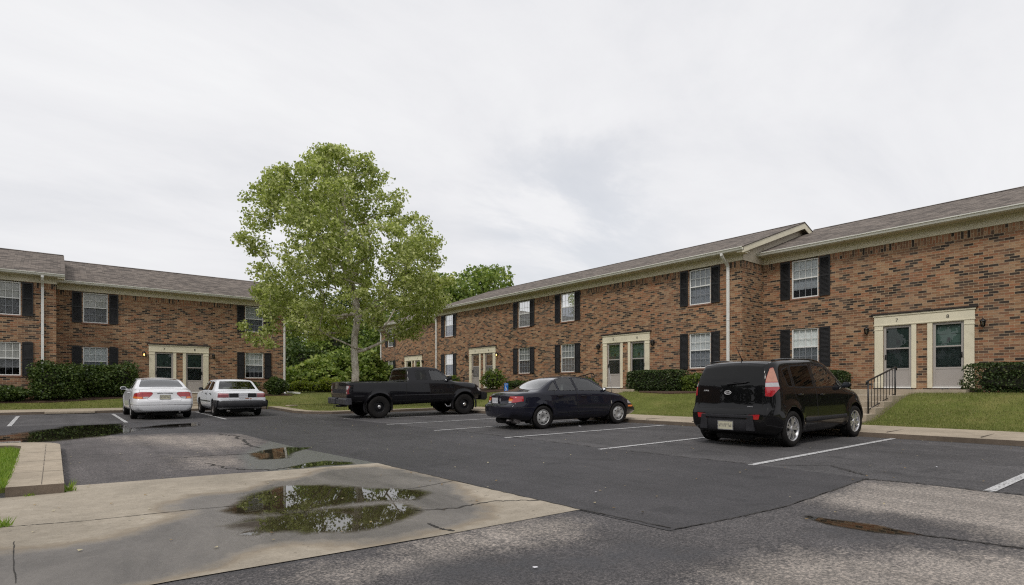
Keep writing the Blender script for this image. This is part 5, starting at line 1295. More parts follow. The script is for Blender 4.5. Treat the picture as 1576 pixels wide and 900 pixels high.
    # door handles
    for d in sp['doors']:
        for sg, (did, hx, hz) in d.get('hid', {}).items():
            y = ysurf(hx, hz, sg); m = MB()
            m.tube([(hx-.085-xa, y+sg*.004, hz), (hx-.075-xa, y+sg*.028, hz+.004), (hx+.075-xa, y+sg*.028, hz+.008), (hx+.085-xa, y+sg*.004, hz+.008)], .013, 6)
            m.build('handle', sp.get('handlemat', M['plastic']), made.get(did, root))
    # wheel wells, wheels
    for cx in (sp['ra'], sp['ra']+sp['wb']):
        for sg in (1, -1):
            m = MB(); r = sp['ar']+.002; cz = sp['wr']+sp.get('wz', 0); rows = []
            for a in range(-30, 211, 12): rows.append([(cx-xa+r*math.cos(R(a)), sg*(hw-.05), cz+r*math.sin(R(a))), (cx-xa+r*math.cos(R(a)), sg*(hw-.42), cz+r*math.sin(R(a)))])
            m.grid(rows); m.face([(cx-xa+r*math.cos(R(a)), sg*(hw-.42), cz+r*math.sin(R(a))) for a in range(-30, 211, 12)]); m.build('wheel_well', M['well'], root)
            make_wheel(sp['wheel'], sp['wr'], sp['ww'], sp['rim'], root, (cx-xa, sg*(hw-sp['ww']/2-sp.get('wi', .02)), sp['wr']-.008), sg, R(20*sg+cx*40))
    # underbody
    m = MB(); z0 = max(sp['bot'][1][1]-.03, .14); m.box(.35-xa, sp['L']-.4-xa, -hw+.45, hw-.45, z0, z0+.12)
    for cx in (sp['ra'], sp['ra']+sp['wb']): m.tube([(cx-xa, -hw+.2, sp['wr']), (cx-xa, hw-.2, sp['wr'])], .045, 8)
    m.tube([(.18-xa, -hw*.45, z0+.02), (1.2-xa, -hw*.45, z0+.0)], .03, 8); m.tube([(.3-xa, -.35, z0+.02), (.3-xa, .35, z0+.02)], .09, 10)
    m.build('underbody', M['well'], root)
    # seats, dash, steering wheel
    if sp.get('seats'):
        for (sx, sy, w, n) in sp['seats']:
            m = MB(); zz = sp.get('seatz', .45)
            m.box(sx-xa, sx+.5-xa, sy-w/2, sy+w/2, zz-.12, zz)
            a = [(0, 0), (.12, 0), (-.02, .52), (-.12, .52)]; m.prism([(sx+.02+p[0]-xa, zz+p[1]) for p in a], lambda p, q, d: (p, d, q), sy-w/2, sy+w/2)
            for k in range(n):
                yy = sy if n == 1 else sy+(k-.5)*w*.55
                m.box(sx-.13-xa, sx-.05-xa, yy-.12, yy+.12, zz+.50, zz+(.70 if n == 1 else .60))
            m.build('seat', sp.get('seatmat', M['seat']), root, bevel=.03)
        dx, dz = sp['dash']; m = MB(); m.prism([(dx-.15-xa, dz-.25), (dx-.12-xa, dz-.02), (dx+.35-xa, dz), (dx+.35-xa, dz-.25)], lambda p, q, d: (p, d, q), -hw+.16, hw-.16); m.build('dashboard', M['plastic'], root, bevel=.02)
        m = MB(); c = Vector((dx-.28-xa, .36, dz-.02)); ring = [c+Vector((-.07*math.sin(R(a)), .18*math.cos(R(a)), .165*math.sin(R(a)))) for a in range(0, 360, 20)]; m.tube(ring, .014, 6, closed=True)
        m.tube([c, c+Vector((.2, 0, -.1))], .03, 6); m.tube([ring[0], c, ring[9]], .012, 5); m.build('steering_wheel', M['plastic'], root)
    # mirrors
    for sg in (1, -1):
        mx, mz, ms = sp['mirror']; y = ysurf(mx, mz-.03, sg); m = MB(); rows = []
        for i in range(9):
            u = -1+2*i/8; k = max(.05, (1-abs(u)**3.5))**.5
            rows.append([(mx-xa-.01+.055*ms*k*math.cos(b)*(1.0 if math.cos(b) > 0 else .35), y+sg*(.105*ms+.085*ms*u), mz+.055*ms*k*math.copysign(abs(math.sin(b))**.7, math.sin(b))) for b in [2*math.pi*k_/14 for k_ in range(14)]])
        m.grid(rows, 0, True, True); m.face(rows[0]); m.face(rows[-1]); m.prism([(mx-xa-.03, mz-.06), (mx-xa+.05, mz-.06), (mx-xa+.03, mz-.01), (mx-xa-.01, mz-.01)], lambda p, q, d: (p, d, q), y-sg*.04, y+sg*.06)
        mi = m.build('side_mirror', sp.get('mirrormat', paint), root)
        m = MB(); m.prism([(.078*ms*math.cos(b), .048*ms*math.sin(b)) for b in [2*math.pi*k/14 for k in range(14)]], lambda a_, b_, d: (mx-xa-.03*ms-d, y+sg*.105*ms+a_*.95, mz+b_*.95), 0, .006); m.build('mirror_glass', M['mirror'], mi)
    # licence plate
    py, pz, pw, ph = sp['plate']; x = min(xsurf(py, pz), xsurf(py, pz+ph/2), xsurf(py, pz-ph/2)); m = MB(); m.box(-.008, 0, -pw/2, pw/2, -ph/2, ph/2)
    pl = m.build('licence_plate', sp.get('platemat', M['plate']), root, bevel=.003); pl.location = (x-xa-.006, py, pz)
    m = MB(); 
    for a in (-1, 1): m.box(-.011, -.004, a*pw/2-.007, a*pw/2+.007, -ph/2-.007, ph/2+.007); m.box(-.011, -.004, -pw/2, pw/2, a*ph/2-.007, a*ph/2+.007)
    m.build('plate_frame', sp.get('pframe', M['alloy']), pl)
    sh.root = root; sh.xa = xa; sh.ysurf = ysurf; sh.xsurf = xsurf; sh.body = body
    if sp.get('extra'): sp['extra'](sh, root, xa)
    bm.free(); return root
def place_car(root, s, t, hd, wb):
    """rear axle centre at (s,t); hd = heading in degrees from +X"""
    f = Vector((math.cos(R(hd)), math.sin(R(hd)), 0)); l = Vector((-f.y, f.x, 0)); o = Vector((s, t, 0))
    def g(v): return Vector((v.x, v.y, G(v.x, v.y)))
    r0 = (g(o+l*.7)+g(o-l*.7))/2; f0 = (g(o+f*wb+l*.7)+g(o+f*wb-l*.7))/2; lt = g(o+l*.7)-g(o-l*.7)
    X = (f0-r0).normalized(); Z = X.cross(lt).normalized(); Y = Z.cross(X)
    m = Matrix((X, Y, Z)).transposed().to_4x4(); m.translation = r0+Vector((0, 0, .012)); root.matrix_world = m
def build_cars():
    both = (1, -1)
    # ============================================================ black boxy hatchback
    def soul_extra(sh, root, xa):
        pl = M['plastic']
        m = MB()                                                   # lower rear valance: chunky dark handle shape around plate
        P = lambda a, b, d: (sh.xsurf(a, max(.3, b))-xa-d, a, b)
        def strip(pts, w, d0, d1, mt, name, par=root):
            mm = MB(); rows = []
            for i, (a, b) in enumerate(pts):
                x = sh.xsurf(a, b)-xa; rows.append([(x+.03, a, b-w), (x-d1, a, b-w*.7), (x-d1, a, b+w*.7), (x+.03, a, b+w)])
            mm.grid(rows, 0, False); mm.face(rows[0]); mm.face(rows[-1]); return mm.build(name, mt, par, bevel=.006)
        strip([(-.52+.052*i, .555) for i in range(21)], .035, 0, .03, M['greyplastic'], 'bumper_bar')
        for sg in (1, -1):
            mm = MB(); x = sh.xsurf(sg*.48, .42)-xa; q = [(sg*.56, .30), (sg*.52, .58), (sg*.44, .58), (sg*.40, .47), (sg*.40, .30)]
            mm.prism(q, lambda a, b, d: (x-d, a, b), -.03, .028); mm.build('bumper_bar', M['greyplastic'], root, bevel=.008)
        # emblem
        x = sh.xsurf(0, .985)-xa; mm = MB(); ring = [(x-.012, .066*math.cos(R(a)), .985+.034*math.sin(R(a))) for a in range(0, 360, 15)]; mm.tube(ring, .006, 6, closed=True); em = mm.build('emblem', M['badge'], root)
        for txt, sz, yy, zz in (('KIA', .052, 0, .985), ('SOUL', .036, .47, 1.02), ('ecodynamics', .017, -.44, .735)):
            me = text_mesh(txt, sz, .006); me.materials.append(M['badge']); xx = sh.xsurf(yy, zz)-xa
            o = link(bpy.data.objects.new('lettering', me), em); o.matrix_local = Matrix.Translation((xx-.010, yy, zz)) @ Matrix.Rotation(R(-90), 4, 'Z') @ Matrix.Rotation(R(90), 4, 'X') @ Matrix.Diagonal((1.25, 1, 1, 1))
        # wiper
        x = sh.xsurf(0, 1.15)-xa; mm = MB(); mm.tube([(x-.03, 0, 1.135), (x-.035, -.15, 1.155), (sh.xsurf(-.36, 1.165)-xa-.025, -.36, 1.168)], [.022, .012, .008], 6); mm.tube([(sh.xsurf(-.12, 1.175)-xa-.02, -.12, 1.175), (sh.xsurf(-.40, 1.18)-xa-.02, -.40, 1.18)], .009, 5); mm.build('wiper', pl, root)
        # antenna
        mm = MB(); mm.tube([(.55-xa, 0, sh.top(.55)-.01), (.52-xa, 0, sh.top(.55)+.03), (.34-xa, 0, sh.top(.55)+.26)], [.02, .010, .004], 6); mm.build('antenna', pl, root)
        for sg in (1, -1):                                         # roof rails
            mm = MB(); pts = []
            for x in np.linspace(.45, 2.45, 14):
                y = sg*.63; h = sh.bvh.ray_cast(Vector((x, y, 3)), Vector((0, 0, -1)))[0]; pts.append((x-xa, y, h.z+.022))
            mm.tube(pts, .014, 6); mm.build('roof_rail', M['p_black'], root)
            # lower door cladding
            mm = MB(); rows = []
            for x in np.linspace(1.18, 2.86, 24):
                r = [(x-xa, sh.ysurf(x, z, sg)+sg*o, z) for z, o in ((.50, -.004), (.485, .014), (.43, .016), (.41, -.004))]; rows.append(r)
            mm.grid(rows, 0, True); mm.build('side_moulding', M['greyplastic'], root)
        # fog of exhaust: tail pipe
        mm = MB(); mm.tube([(.10-xa, .55, .235), (.4-xa, .55, .24)], .028, 10, cap=False); mm.build('exhaust_pipe', M['steel'], root)
    arch_r = .375
    soul = dict(L=4.1, hw=.885, ra=.74, wb=2.55, wr=.325, ww=.215, rim=.225, ar=arch_r, wi=.0, wz=.02,
        top=[(0, 1.50), (.05, 1.535), (.3, 1.575), (1.0, 1.605), (1.7, 1.61), (2.15, 1.575), (2.35, 1.52), (3.12, 1.08), (3.25, 1.045), (3.7, .965), (3.95, .86), (4.1, .70)],
        belt=[(0, 1.03), (1.0, .99), (2.0, .96), (3.1, .93), (3.7, .84), (4.1, .62)], bot=[(0, .26), (.4, .20), (2, .19), (3.7, .19), (4.1, .24)],
        xr=[(.2, .08), (.3, .03), (.42, .0), (.62, .005), (.69, .05), (.75, .075), (1.0, .09), (1.12, .10), (1.5, .24), (1.6, .28)], xf=[(.2, .08), (.4, .0), (.6, .02), (.9, .2), (1.1, .3), (1.7, .3)],
        planr=(.38, .11), planf=(.6, .16), tumble=.17, bow=(.08, .16), crown=.045, rt=.08, rb=.06, paint=M['p_black'], glass=M['cglass'], flares=[(.74, .34, .36, .15, .028), (3.29, .34, .36, .15, .028)],
        wheel='alloy5', plate=(0, .385, .305, .155), mirror=(2.80, 1.08, 1.05), mirrormat=M['p_black'], dash=(2.75, 1.0), seats=[(1.75, .36, .5, 1), (1.75, -.36, .5, 1), (1.0, 0, 1.15, 2)], seatz=.58, handlemat=M['p_black'],
        doors=[dict(poly=[(.84, 1.0), (.84, 1.505), (1.655, 1.535), (1.675, .25), (1.34, .25), (1.14, .50), (.98, .76)], windows=[dict(poly=[(.88, 1.06), (.87, 1.475), (1.60, 1.50), (1.635, 1.04)], glass=M['tint'], tw=.025)], handle=(1.02, .93)),
               dict(poly=[(1.685, .25), (1.665, 1.535), (2.12, 1.515), (2.36, 1.45), (3.06, 1.03), (3.00, .66), (2.86, .25)], windows=[dict(poly=[(1.70, 1.04), (1.68, 1.50), (2.10, 1.485), (2.33, 1.41), (2.92, 1.04)], tw=.025)], handle=(1.85, .91)),
               dict(door=False, poly=[(.5, 1), (.6, 1), (.6, 1.1)], windows=[dict(poly=[(.66, 1.08), (.56, 1.40), (.82, 1.465), (.835, 1.07)], glass=M['tint'])])],
        regions=[dict(name='tailgate', proj='yz', poly=[(-.66, .69), (-.665, 1.10), (-.645, 1.53), (.645, 1.53), (.665, 1.10), (.66, .69)], x=(-.1, .5), mat=None, gap=.008, r=.05),
                 dict(name='rear_window', proj='yz', poly=[(-.64, 1.12), (-.615, 1.50), (.615, 1.50), (.64, 1.12)], x=(-.1, .6), mat=M['tint'], up='tailgate', r=.04),
                 dict(name='tail_light', proj='yz', poly=[(.690, .92), (.685, 1.10), (.675, 1.43), (.74, 1.45), (.92, 1.40), (.87, 1.20), (.825, 1.0), (.79, .91)], xc=.365, x=(-.1, .6), mat=M['red_lens'], sides=both, mirror=True, gap=.006, r=.02),
                 dict(name='turn_lens', proj='yz', poly=[(.692, 1.18), (.682, 1.415), (.74, 1.435), (.92, 1.39), (.862, 1.18)], xc=.365, x=(-.1, .6), mat=M['peach_lens'], sides=both, mirror=True, up='tail_light', r=.015),
                 dict(name='reverse_lens', proj='yz', poly=[(.692, 1.09), (.690, 1.165), (.855, 1.165), (.842, 1.09)], xc=.365, x=(-.1, .6), mat=M['clear_lens'], sides=both, mirror=True, up='tail_light', r=.01),
                 dict(name='reflector', proj='yz', poly=[(.40, .50), (.42, .585), (.64, .60), (.62, .51)], x=(-.1, .5), mat=M['red_lens'], sides=both, mirror=True, r=.015),
                 dict(name='bumper_insert', proj='yz', poly=[(-.42, .29), (-.40, .52), (.40, .52), (.42, .29)], x=(-.1, .5), mat=M['greyplastic'], r=.03),
                 dict(name='lower_valance', proj='yz', poly=[(-.80, .18), (-.74, .285), (.74, .285), (.80, .18)], x=(-.1, .5), mat=M['plastic'], r=.02),
                 dict(name='windshield', proj='yz', poly=[(-.70, 1.09), (-.56, 1.50), (.56, 1.50), (.70, 1.09)], x=(2.2, 3.3), mat=M['cglass'], r=.05),
                 dict(name='headlight', proj='yz', poly=[(.45, .66), (.47, .80), (.80, .84), (.84, .72)], x=(3.4, 4.3), mat=M['clear_lens'], sides=both, mirror=True, r=.03),
                 dict(name='grille', proj='yz', poly=[(-.38, .64), (-.38, .74), (.38, .74), (.38, .64)], x=(3.6, 4.3), mat=M['plastic'], r=.02)],
        stations=[.02, .05], extra=soul_extra)
    c = make_car(soul, 'glossy black boxy hatchback with silver twin spoke wheels', 'car'); place_car(c, 10.47, 5.62, -2.5, 2.55)
    # ============================================================ dark blue sedan
    def sat_extra(sh, root, xa):
        for sg in (1, -1):
            mm = MB(); rows = []
            for x in np.linspace(1.45, 3.2, 24): rows.append([(x-xa, sh.ysurf(x, z, sg)+sg*o, z) for z, o in ((.40, -.003), (.395, .006), (.385, .006), (.38, -.003))])
            mm.grid(rows); mm.build('side_moulding', M['plastic'], root)
            mm = MB(); y = sh.ysurf(4.02, .48, sg)
            mm.box(3.98-xa, 4.16-xa, y-sg*.03, y+sg*.012, .46, .51); mm.build('side_marker', M['orange_lens'], root, bevel=.01)
            mm = MB(); y = sh.ysurf(3.30, .62, sg); mm.box(3.29-xa, 3.32-xa, y-sg*.01, y+sg*.008, .58, .66); mm.build('badge', M['alloy'], root)
        mm = MB(); mm.tube([(3.45-xa, -.70, .88), (3.42-xa, -.72, 1.0), (3.33-xa, -.74, 1.62)], [.012, .005, .003], 5); mm.build('antenna', M['alloy'], root)
        x = sh.xsurf(0, .74)-xa
        mm = MB(); mm.box(x-.004, x+.03, -.13, -.06, .66, .80); mm.build('tape_strip', M['alloy'], root)
        # spare-free muffler
        mm = MB(); mm.tube([(.32-xa, -.62, .23), (.32-xa, -.1, .23)], .085, 12); mm.tube([(.05-xa, -.5, .24), (.3-xa, -.5, .23)], .024, 8); mm.build('muffler', M['steel'], root)
    sat = dict(L=4.47, hw=.85, ra=.97, wb=2.60, wr=.305, ww=.19, rim=.20, ar=.345, wi=.005,
        top=[(0, .90), (.06, .94), (.25, .975), (.70, 1.01), (.82, 1.025), (1.50, 1.315), (1.9, 1.37), (2.3, 1.38), (2.62, 1.345), (2.78, 1.30), (3.36, .965), (3.5, .935), (3.9, .86), (4.2, .76), (4.38, .64), (4.47, .50)],
        belt=[(0, .84), (.8, .93), (2, .915), (3.3, .87), (3.9, .76), (4.3, .58), (4.47, .42)], bot=[(0, .30), (.4, .22), (2, .19), (3.9, .19), (4.47, .24)],
        xr=[(.2, .10), (.34, .02), (.45, 0), (.60, .0), (.64, .04), (.67, .10), (.92, .14), (1.4, .14)], xf=[(.2, .06), (.4, 0), (.6, .05), (.8, .2), (1.4, .2)],
        planr=(.6, .14), planf=(.8, .2), tumble=.42, bow=(.14, .20), crown=.05, rt=.12, rb=.07, paint=M['p_navy'], glass=M['cglass'], flares=[(.97, .31, .335, .10, .012), (3.57, .31, .335, .10, .012)],
        wheel='cap7', plate=(.10, .745, .30, .15), platemat=M['plate_white'], pframe=M['alloy'], mirror=(3.08, 1.0, .75), dash=(3.0, .92), seats=[(1.95, .36, .5, 1), (1.95, -.36, .5, 1), (1.42, 0, 1.15, 2)], seatz=.44,
        doors=[dict(poly=[(1.36, .96), (1.46, 1.31), (2.07, 1.35), (2.145, .24), (1.52, .24), (1.40, .45), (1.31, .70)], windows=[dict(poly=[(1.535, .975), (1.50, 1.28), (1.75, 1.325), (2.02, 1.33), (2.10, .965)], tw=.014)], handle=(1.52, .84)),
               dict(poly=[(2.155, .24), (2.08, 1.35), (2.42, 1.34), (2.66, 1.29), (3.30, .93), (3.28, .24)], windows=[dict(poly=[(2.16, .965), (2.09, 1.33), (2.40, 1.32), (2.64, 1.265), (3.20, .935)], tw=.014)], handle=(2.32, .82)),
               dict(door=False, poly=[(.5, 1), (.6, 1), (.6, 1.1)], windows=[dict(poly=[(1.14, .985), (1.30, 1.14), (1.455, 1.255), (1.49, .98)], tw=.014)])],
        regions=[dict(name='boot_lid', proj='yz', poly=[(-.44, .655), (-.64, .86), (-.64, 1.02), (.64, 1.02), (.64, .86), (.44, .655)], x=(-.1, .78), mat=None, gap=.007, r=.03),
                 dict(name='rear_window', proj='yz', poly=[(-.60, 1.04), (-.50, 1.315), (.50, 1.315), (.60, 1.04)], x=(.6, 1.8), mat=M['cglass'], r=.05),
                 dict(name='tail_light', proj='yz', poly=[(.47, .685), (.455, .80), (.49, .865), (.78, .865), (.86, .80), (.86, .75), (.70, .70)], xc=.40, x=(-.1, .7), mat=M['red_lens'], sides=both, mirror=True, gap=.006, r=.02),
                 dict(name='turn_lens', proj='yz', poly=[(.46, .74), (.46, .80), (.60, .80), (.60, .74)], x=(-.1, .6), mat=M['orange_lens'], sides=both, mirror=True, up='tail_light', r=.01),
                 dict(name='reverse_lens', proj='yz', poly=[(.475, .688), (.465, .728), (.58, .728), (.57, .693)], x=(-.1, .6), mat=M['clear_lens'], sides=both, mirror=True, up='tail_light', r=.01),
                 dict(name='bumper_strip', proj='yz', poly=[(-.86, .565), (-.86, .578), (.86, .578), (.86, .565)], x=(-.1, 1.0), mat=M['greyplastic'], r=.002),
                 dict(name='windshield', proj='yz', poly=[(-.64, .98), (-.50, 1.32), (.50, 1.32), (.64, .98)], x=(2.6, 3.6), mat=M['cglass'], r=.05),
                 dict(name='headlight', proj='yz', poly=[(.35, .52), (.37, .61), (.75, .66), (.78, .56)], x=(3.7, 4.6), mat=M['clear_lens'], sides=both, mirror=True, r=.03)],
        extra=sat_extra)
    c = make_car(sat, 'dark navy sedan with silver hubcaps and slim red tail lights', 'car'); place_car(c, 10.06, 11.78, -7.5, 2.6)
    # ============================================================ black pickup
    def ram_extra(sh, root, xa):
        m = MB(); x0, x1 = .32-xa, 2.10-xa; w = .80
        m.face([(x0, -w, 1.29), (x1, -w, 1.29), (x1, -w, .78), (x0, -w, .78)]); m.face([(x0, w, 1.29), (x1, w, 1.29), (x1, w, .78), (x0, w, .78)]); m.face([(x0, -w, 1.29), (x0, w, 1.29), (x0, w, .78), (x0, -w, .78)]); m.face([(x1, -w, 1.29), (x1, w, 1.29), (x1, w, .78), (x1, -w, .78)]); m.face([(x0, -w, .78), (x1, -w, .78), (x1, w, .78), (x0, w, .78)])
        m.build('cargo_bed', M['plastic'], root)
        m = MB()                                                    # step bumper
        q = [(-.10, .48), (-.13, .52), (-.13, .68), (-.10, .72), (.10, .72), (.12, .50)]
        for a, b in ((-1.0, -.20), (.20, 1.0)): m.prism([(p[0]-xa, p[1]) for p in q], lambda a_, b_, d: (a_, d, b_), a, b)
        m.prism([(-.08-xa, .50), (-.08-xa, .66), (.10-xa, .66), (.10-xa, .50)], lambda a_, b_, d: (a_, d, b_), -.2, .2)
        m.build('rear_bumper', M['steelbump'], root, bevel=.02)
        m = MB(); m.tube([(.15-xa, -.35, .44), (-.06-xa, -.1, .42), (-.06-xa, .1, .42), (.15-xa, .35, .44)], .03, 8); m.box(-.14-xa, .2-xa, -.035, .035, .40, .47); m.tube([(-.12-xa, .22, .46), (-.14-xa, .24, .36), (-.10-xa, .28, .38)], .012, 5); m.build('tow_hitch', M['plastic'], root)
        for sg in (1, -1):
            for cx in (1.10, 4.52):                                 # raised arch lips
                mm = MB(); rows = []
                for a in range(-18, 199, 9):
                    ca, sa = math.cos(R(a)), math.sin(R(a)); rr = []
                    for q_, o in ((.462, .002), (.468, .032), (.50, .034), (.535, .004)):
                        x, z = cx+q_*ca, .40+q_*sa; z_ = max(z, .50); rr.append((x-xa, sh.ysurf(cx+.52*ca, max(.55, .40+.52*sa), sg)+sg*o, z))
                    rows.append(rr)
                mm.grid(rows); mm.build('arch_lip', M['p_truck'], root)
            mm = MB(); rows = []
            for x in list(np.linspace(.2, .56, 6)): rows.append([(x-xa, sh.ysurf(x, z, sg)+sg*o, z) for z, o in ((.80, -.003), (.795, .014), (.77, .014), (.765, -.003))])
            mm.grid(rows); mm.build('side_moulding', M['greyplastic'], root)
            mm = MB(); rows = []
            for x in list(np.linspace(1.66, 3.95, 22)): rows.append([(x-xa, sh.ysurf(x, z, sg)+sg*o, z) for z, o in ((.80, -.003), (.795, .014), (.77, .014), (.765, -.003))])
            mm.grid(rows); mm.build('side_moulding', M['greyplastic'], root)
        mm = MB(); q = [(5.30, .55), (5.30, .86), (5.50, .84), (5.56, .78), (5.56, .60), (5.48, .52)]; mm.prism([(p[0]-xa, p[1]) for p in q], lambda a_, b_, d: (a_, d, b_), -.96, .96); mm.build('front_bumper', M['plastic'], root, bevel=.03)
        mm = MB(); mm.tube([(3.70-xa, -.93, .42), (3.75-xa, -.99, .33), (3.89-xa, -.99, .33), (3.93-xa, -.93, .42)], .014, 6); mm.build('step_hoop', M['alloy'], root)
        mm = MB(); mm.tube([(.8-xa, -.55, .50), (4.6-xa, -.45, .50)], .05, 8); mm.tube([(.8-xa, .55, .50), (4.6-xa, .45, .50)], .05, 8); mm.tube([(1.25-xa, 0, .42), (4.7-xa, 0, .5)], .04, 8)
        bmz = mm; bmz.lathe([(0, -.14), (.13, -.08), (.15, 0), (.13, .08), (0, .14)], 'y', 14, (1.25-xa, .0, .38)); bmz.build('chassis', M['well'], root)
    M['steelbump'] = mat_simple('worn_steel_bumper', (.075, .075, .085), .45, .5, 5, metallic=.5)
    ram = dict(L=5.45, hw=.985, ra=1.10, wb=3.42, wr=.395, ww=.27, rim=.205, ar=.46, wi=-.01, wz=.01,
        top=[(0, 1.28), (.12, 1.30), (.17, 1.305), (2.12, 1.305), (2.17, 1.31), (2.20, 1.36), (2.25, 1.70), (2.34, 1.795), (2.6, 1.83), (3.05, 1.835), (3.42, 1.80), (3.58, 1.73), (4.10, 1.325), (4.22, 1.29), (4.8, 1.25), (5.15, 1.20), (5.36, 1.09), (5.45, .94)],
        belt=[(0, 1.24), (2.2, 1.25), (3, 1.26), (4.1, 1.22), (4.5, 1.14), (5.1, 1.04), (5.45, .84)], bot=[(0, .62), (.4, .56), (1.7, .50), (4.0, .50), (4.9, .55), (5.45, .62)],
        xr=[(.5, .0), (1.0, .0), (1.3, .01), (1.9, .01)], xf=[(.5, .05), (.8, 0), (1.0, .02), (1.3, .05), (1.9, .05)],
        planr=(.2, .015), planf=(.5, .07), tumble=.34, bow=(.0, .14), crown=.035, shoulder=.06, rt=.09, rb=.06, paint=M['p_truck'], glass=M['cglass'], flares=[(1.10, .41, .44, .14, .03), (4.52, .41, .44, .14, .045)],
        stations=[.10, .12, .15, .17, .2, 2.10, 2.12, 2.14, 2.16, 2.18, 2.20, 2.22, 2.24, 2.26, 2.29, 2.34, 3.6, 4.2],
        wheel='truck', plate=(.0, .595, .20, .12), platemat=M['orangeplate'], mirror=(3.86, 1.40, 1.45), mirrormat=M['plastic'], dash=(3.75, 1.26), seats=[(2.95, .40, .55, 1), (2.95, -.40, .55, 1), (2.40, 0, 1.3, 2)], seatz=.80, handlemat=M['plastic'],
        doors=[dict(poly=[(3.09, .52), (3.06, 1.745), (3.45, 1.73), (3.64, 1.65), (4.07, 1.30), (4.09, .95), (4.00, .80), (3.98, .52)], windows=[dict(poly=[(3.13, 1.30), (3.10, 1.705), (3.44, 1.695), (3.60, 1.615), (3.95, 1.30)], glass=M['cglass'], tw=.02)], handle=(3.22, 1.12)),
               dict(door=False, poly=[(2.5, 1), (2.6, 1), (2.6, 1.1)], windows=[dict(poly=[(2.52, 1.32), (2.53, 1.70), (2.99, 1.71), (3.01, 1.32)], glass=M['tint'], tw=.03)])],
        regions=[dict(name='bed_gap', proj='xz', poly=[(2.12, .45), (2.12, 1.40), (2.137, 1.40), (2.137, .45)], mat=M['seam'], sides=both, r=.001),
                 dict(name='bed_opening', proj='xy', poly=[(.32, -.8), (2.10, -.8), (2.10, .8), (.32, .8)], z=1.2, mat=M['seam'], r=.02, delete=True),
                 dict(name='tailgate', proj='yz', poly=[(-.755, .73), (-.755, 1.285), (.755, 1.285), (.755, .73)], x=(-.1, .3), mat=None, gap=.010, r=.03),
                 dict(name='tailgate_band', proj='yz', poly=[(-.74, .88), (-.74, 1.02), (.74, 1.02), (.74, .88)], x=(-.1, .3), mat=M['greyplastic'], r=.005, up='tailgate'),
                 dict(name='rear_window', proj='yz', poly=[(-.68, 1.335), (-.60, 1.70), (.60, 1.70), (.68, 1.335)], x=(2.15, 2.5), mat=M['tint'], r=.06),
                 dict(name='tail_light', proj='yz', poly=[(.80, .85), (.80, 1.16), (.96, 1.16), (.975, .85)], x=(-.1, .2), mat=M['dred_lens'], sides=both, mirror=True, gap=.005, r=.03),
                 dict(name='reverse_lens', proj='yz', poly=[(.81, 1.02), (.81, 1.14), (.95, 1.14), (.955, 1.02)], x=(-.1, .2), mat=M['clear_lens'], sides=both, mirror=True, up='tail_light', r=.02),
                 dict(name='reverse_lens', proj='yz', poly=[(.81, .88), (.81, .94), (.88, .94), (.88, .88)], x=(-.1, .2), mat=M['clear_lens'], sides=both, mirror=True, up='tail_light', r=.02),
                 dict(name='fuel_door', proj='xz', poly=[(1.72, 1.0), (1.72, 1.14), (1.88, 1.14), (1.88, 1.0)], mat=None, sides=(1,), gap=.005, r=.03),
                 dict(name='windshield', proj='yz', poly=[(-.72, 1.33), (-.58, 1.735), (.58, 1.735), (.72, 1.33)], x=(3.4, 4.4), mat=M['cglass'], r=.05),
                 dict(name='headlight', proj='yz', poly=[(.62, .88), (.62, 1.02), (.90, 1.02), (.93, .90)], x=(4.9, 5.7), mat=M['clear_lens'], sides=both, mirror=True, r=.03),
                 dict(name='grille', proj='yz', poly=[(-.5, .86), (-.48, 1.08), (.48, 1.08), (.5, .86)], x=(4.9, 5.7), mat=M['plastic'], r=.04)],
        extra=ram_extra)
    c = make_car(ram, 'black extended cab pickup truck with open cargo bed', 'pickup truck', name='pickup_truck'); place_car(c, 9.0, 19.35, -5.0, 3.42)
    # ============================================================ white coupe
    def al_extra(sh, root, xa):
        mm = MB(); x = sh.xsurf(0, .885)-xa; mm.box(x-.006, x+.02, -.22, .22, .855, .872); mm.build('handle_bar', M['greyplastic'], root)
        mm = MB(); rows = []
        for y in np.linspace(-.10, .12, 8): rows.append([(sh.xsurf(y, .985)-xa-.0, y, .985), (sh.xsurf(y, .985)-xa-.012, y, .975), (sh.xsurf(y, .965)-xa-.004, y, .965)])
        mm.grid(rows); mm.build('brake_light', M['dred_lens'], root)
        mm = MB(); mm.tube([(.05-xa, -.42, .24), (.4-xa, -.42, .24)], .03, 8); mm.build('exhaust_pipe', M['steel'], root)
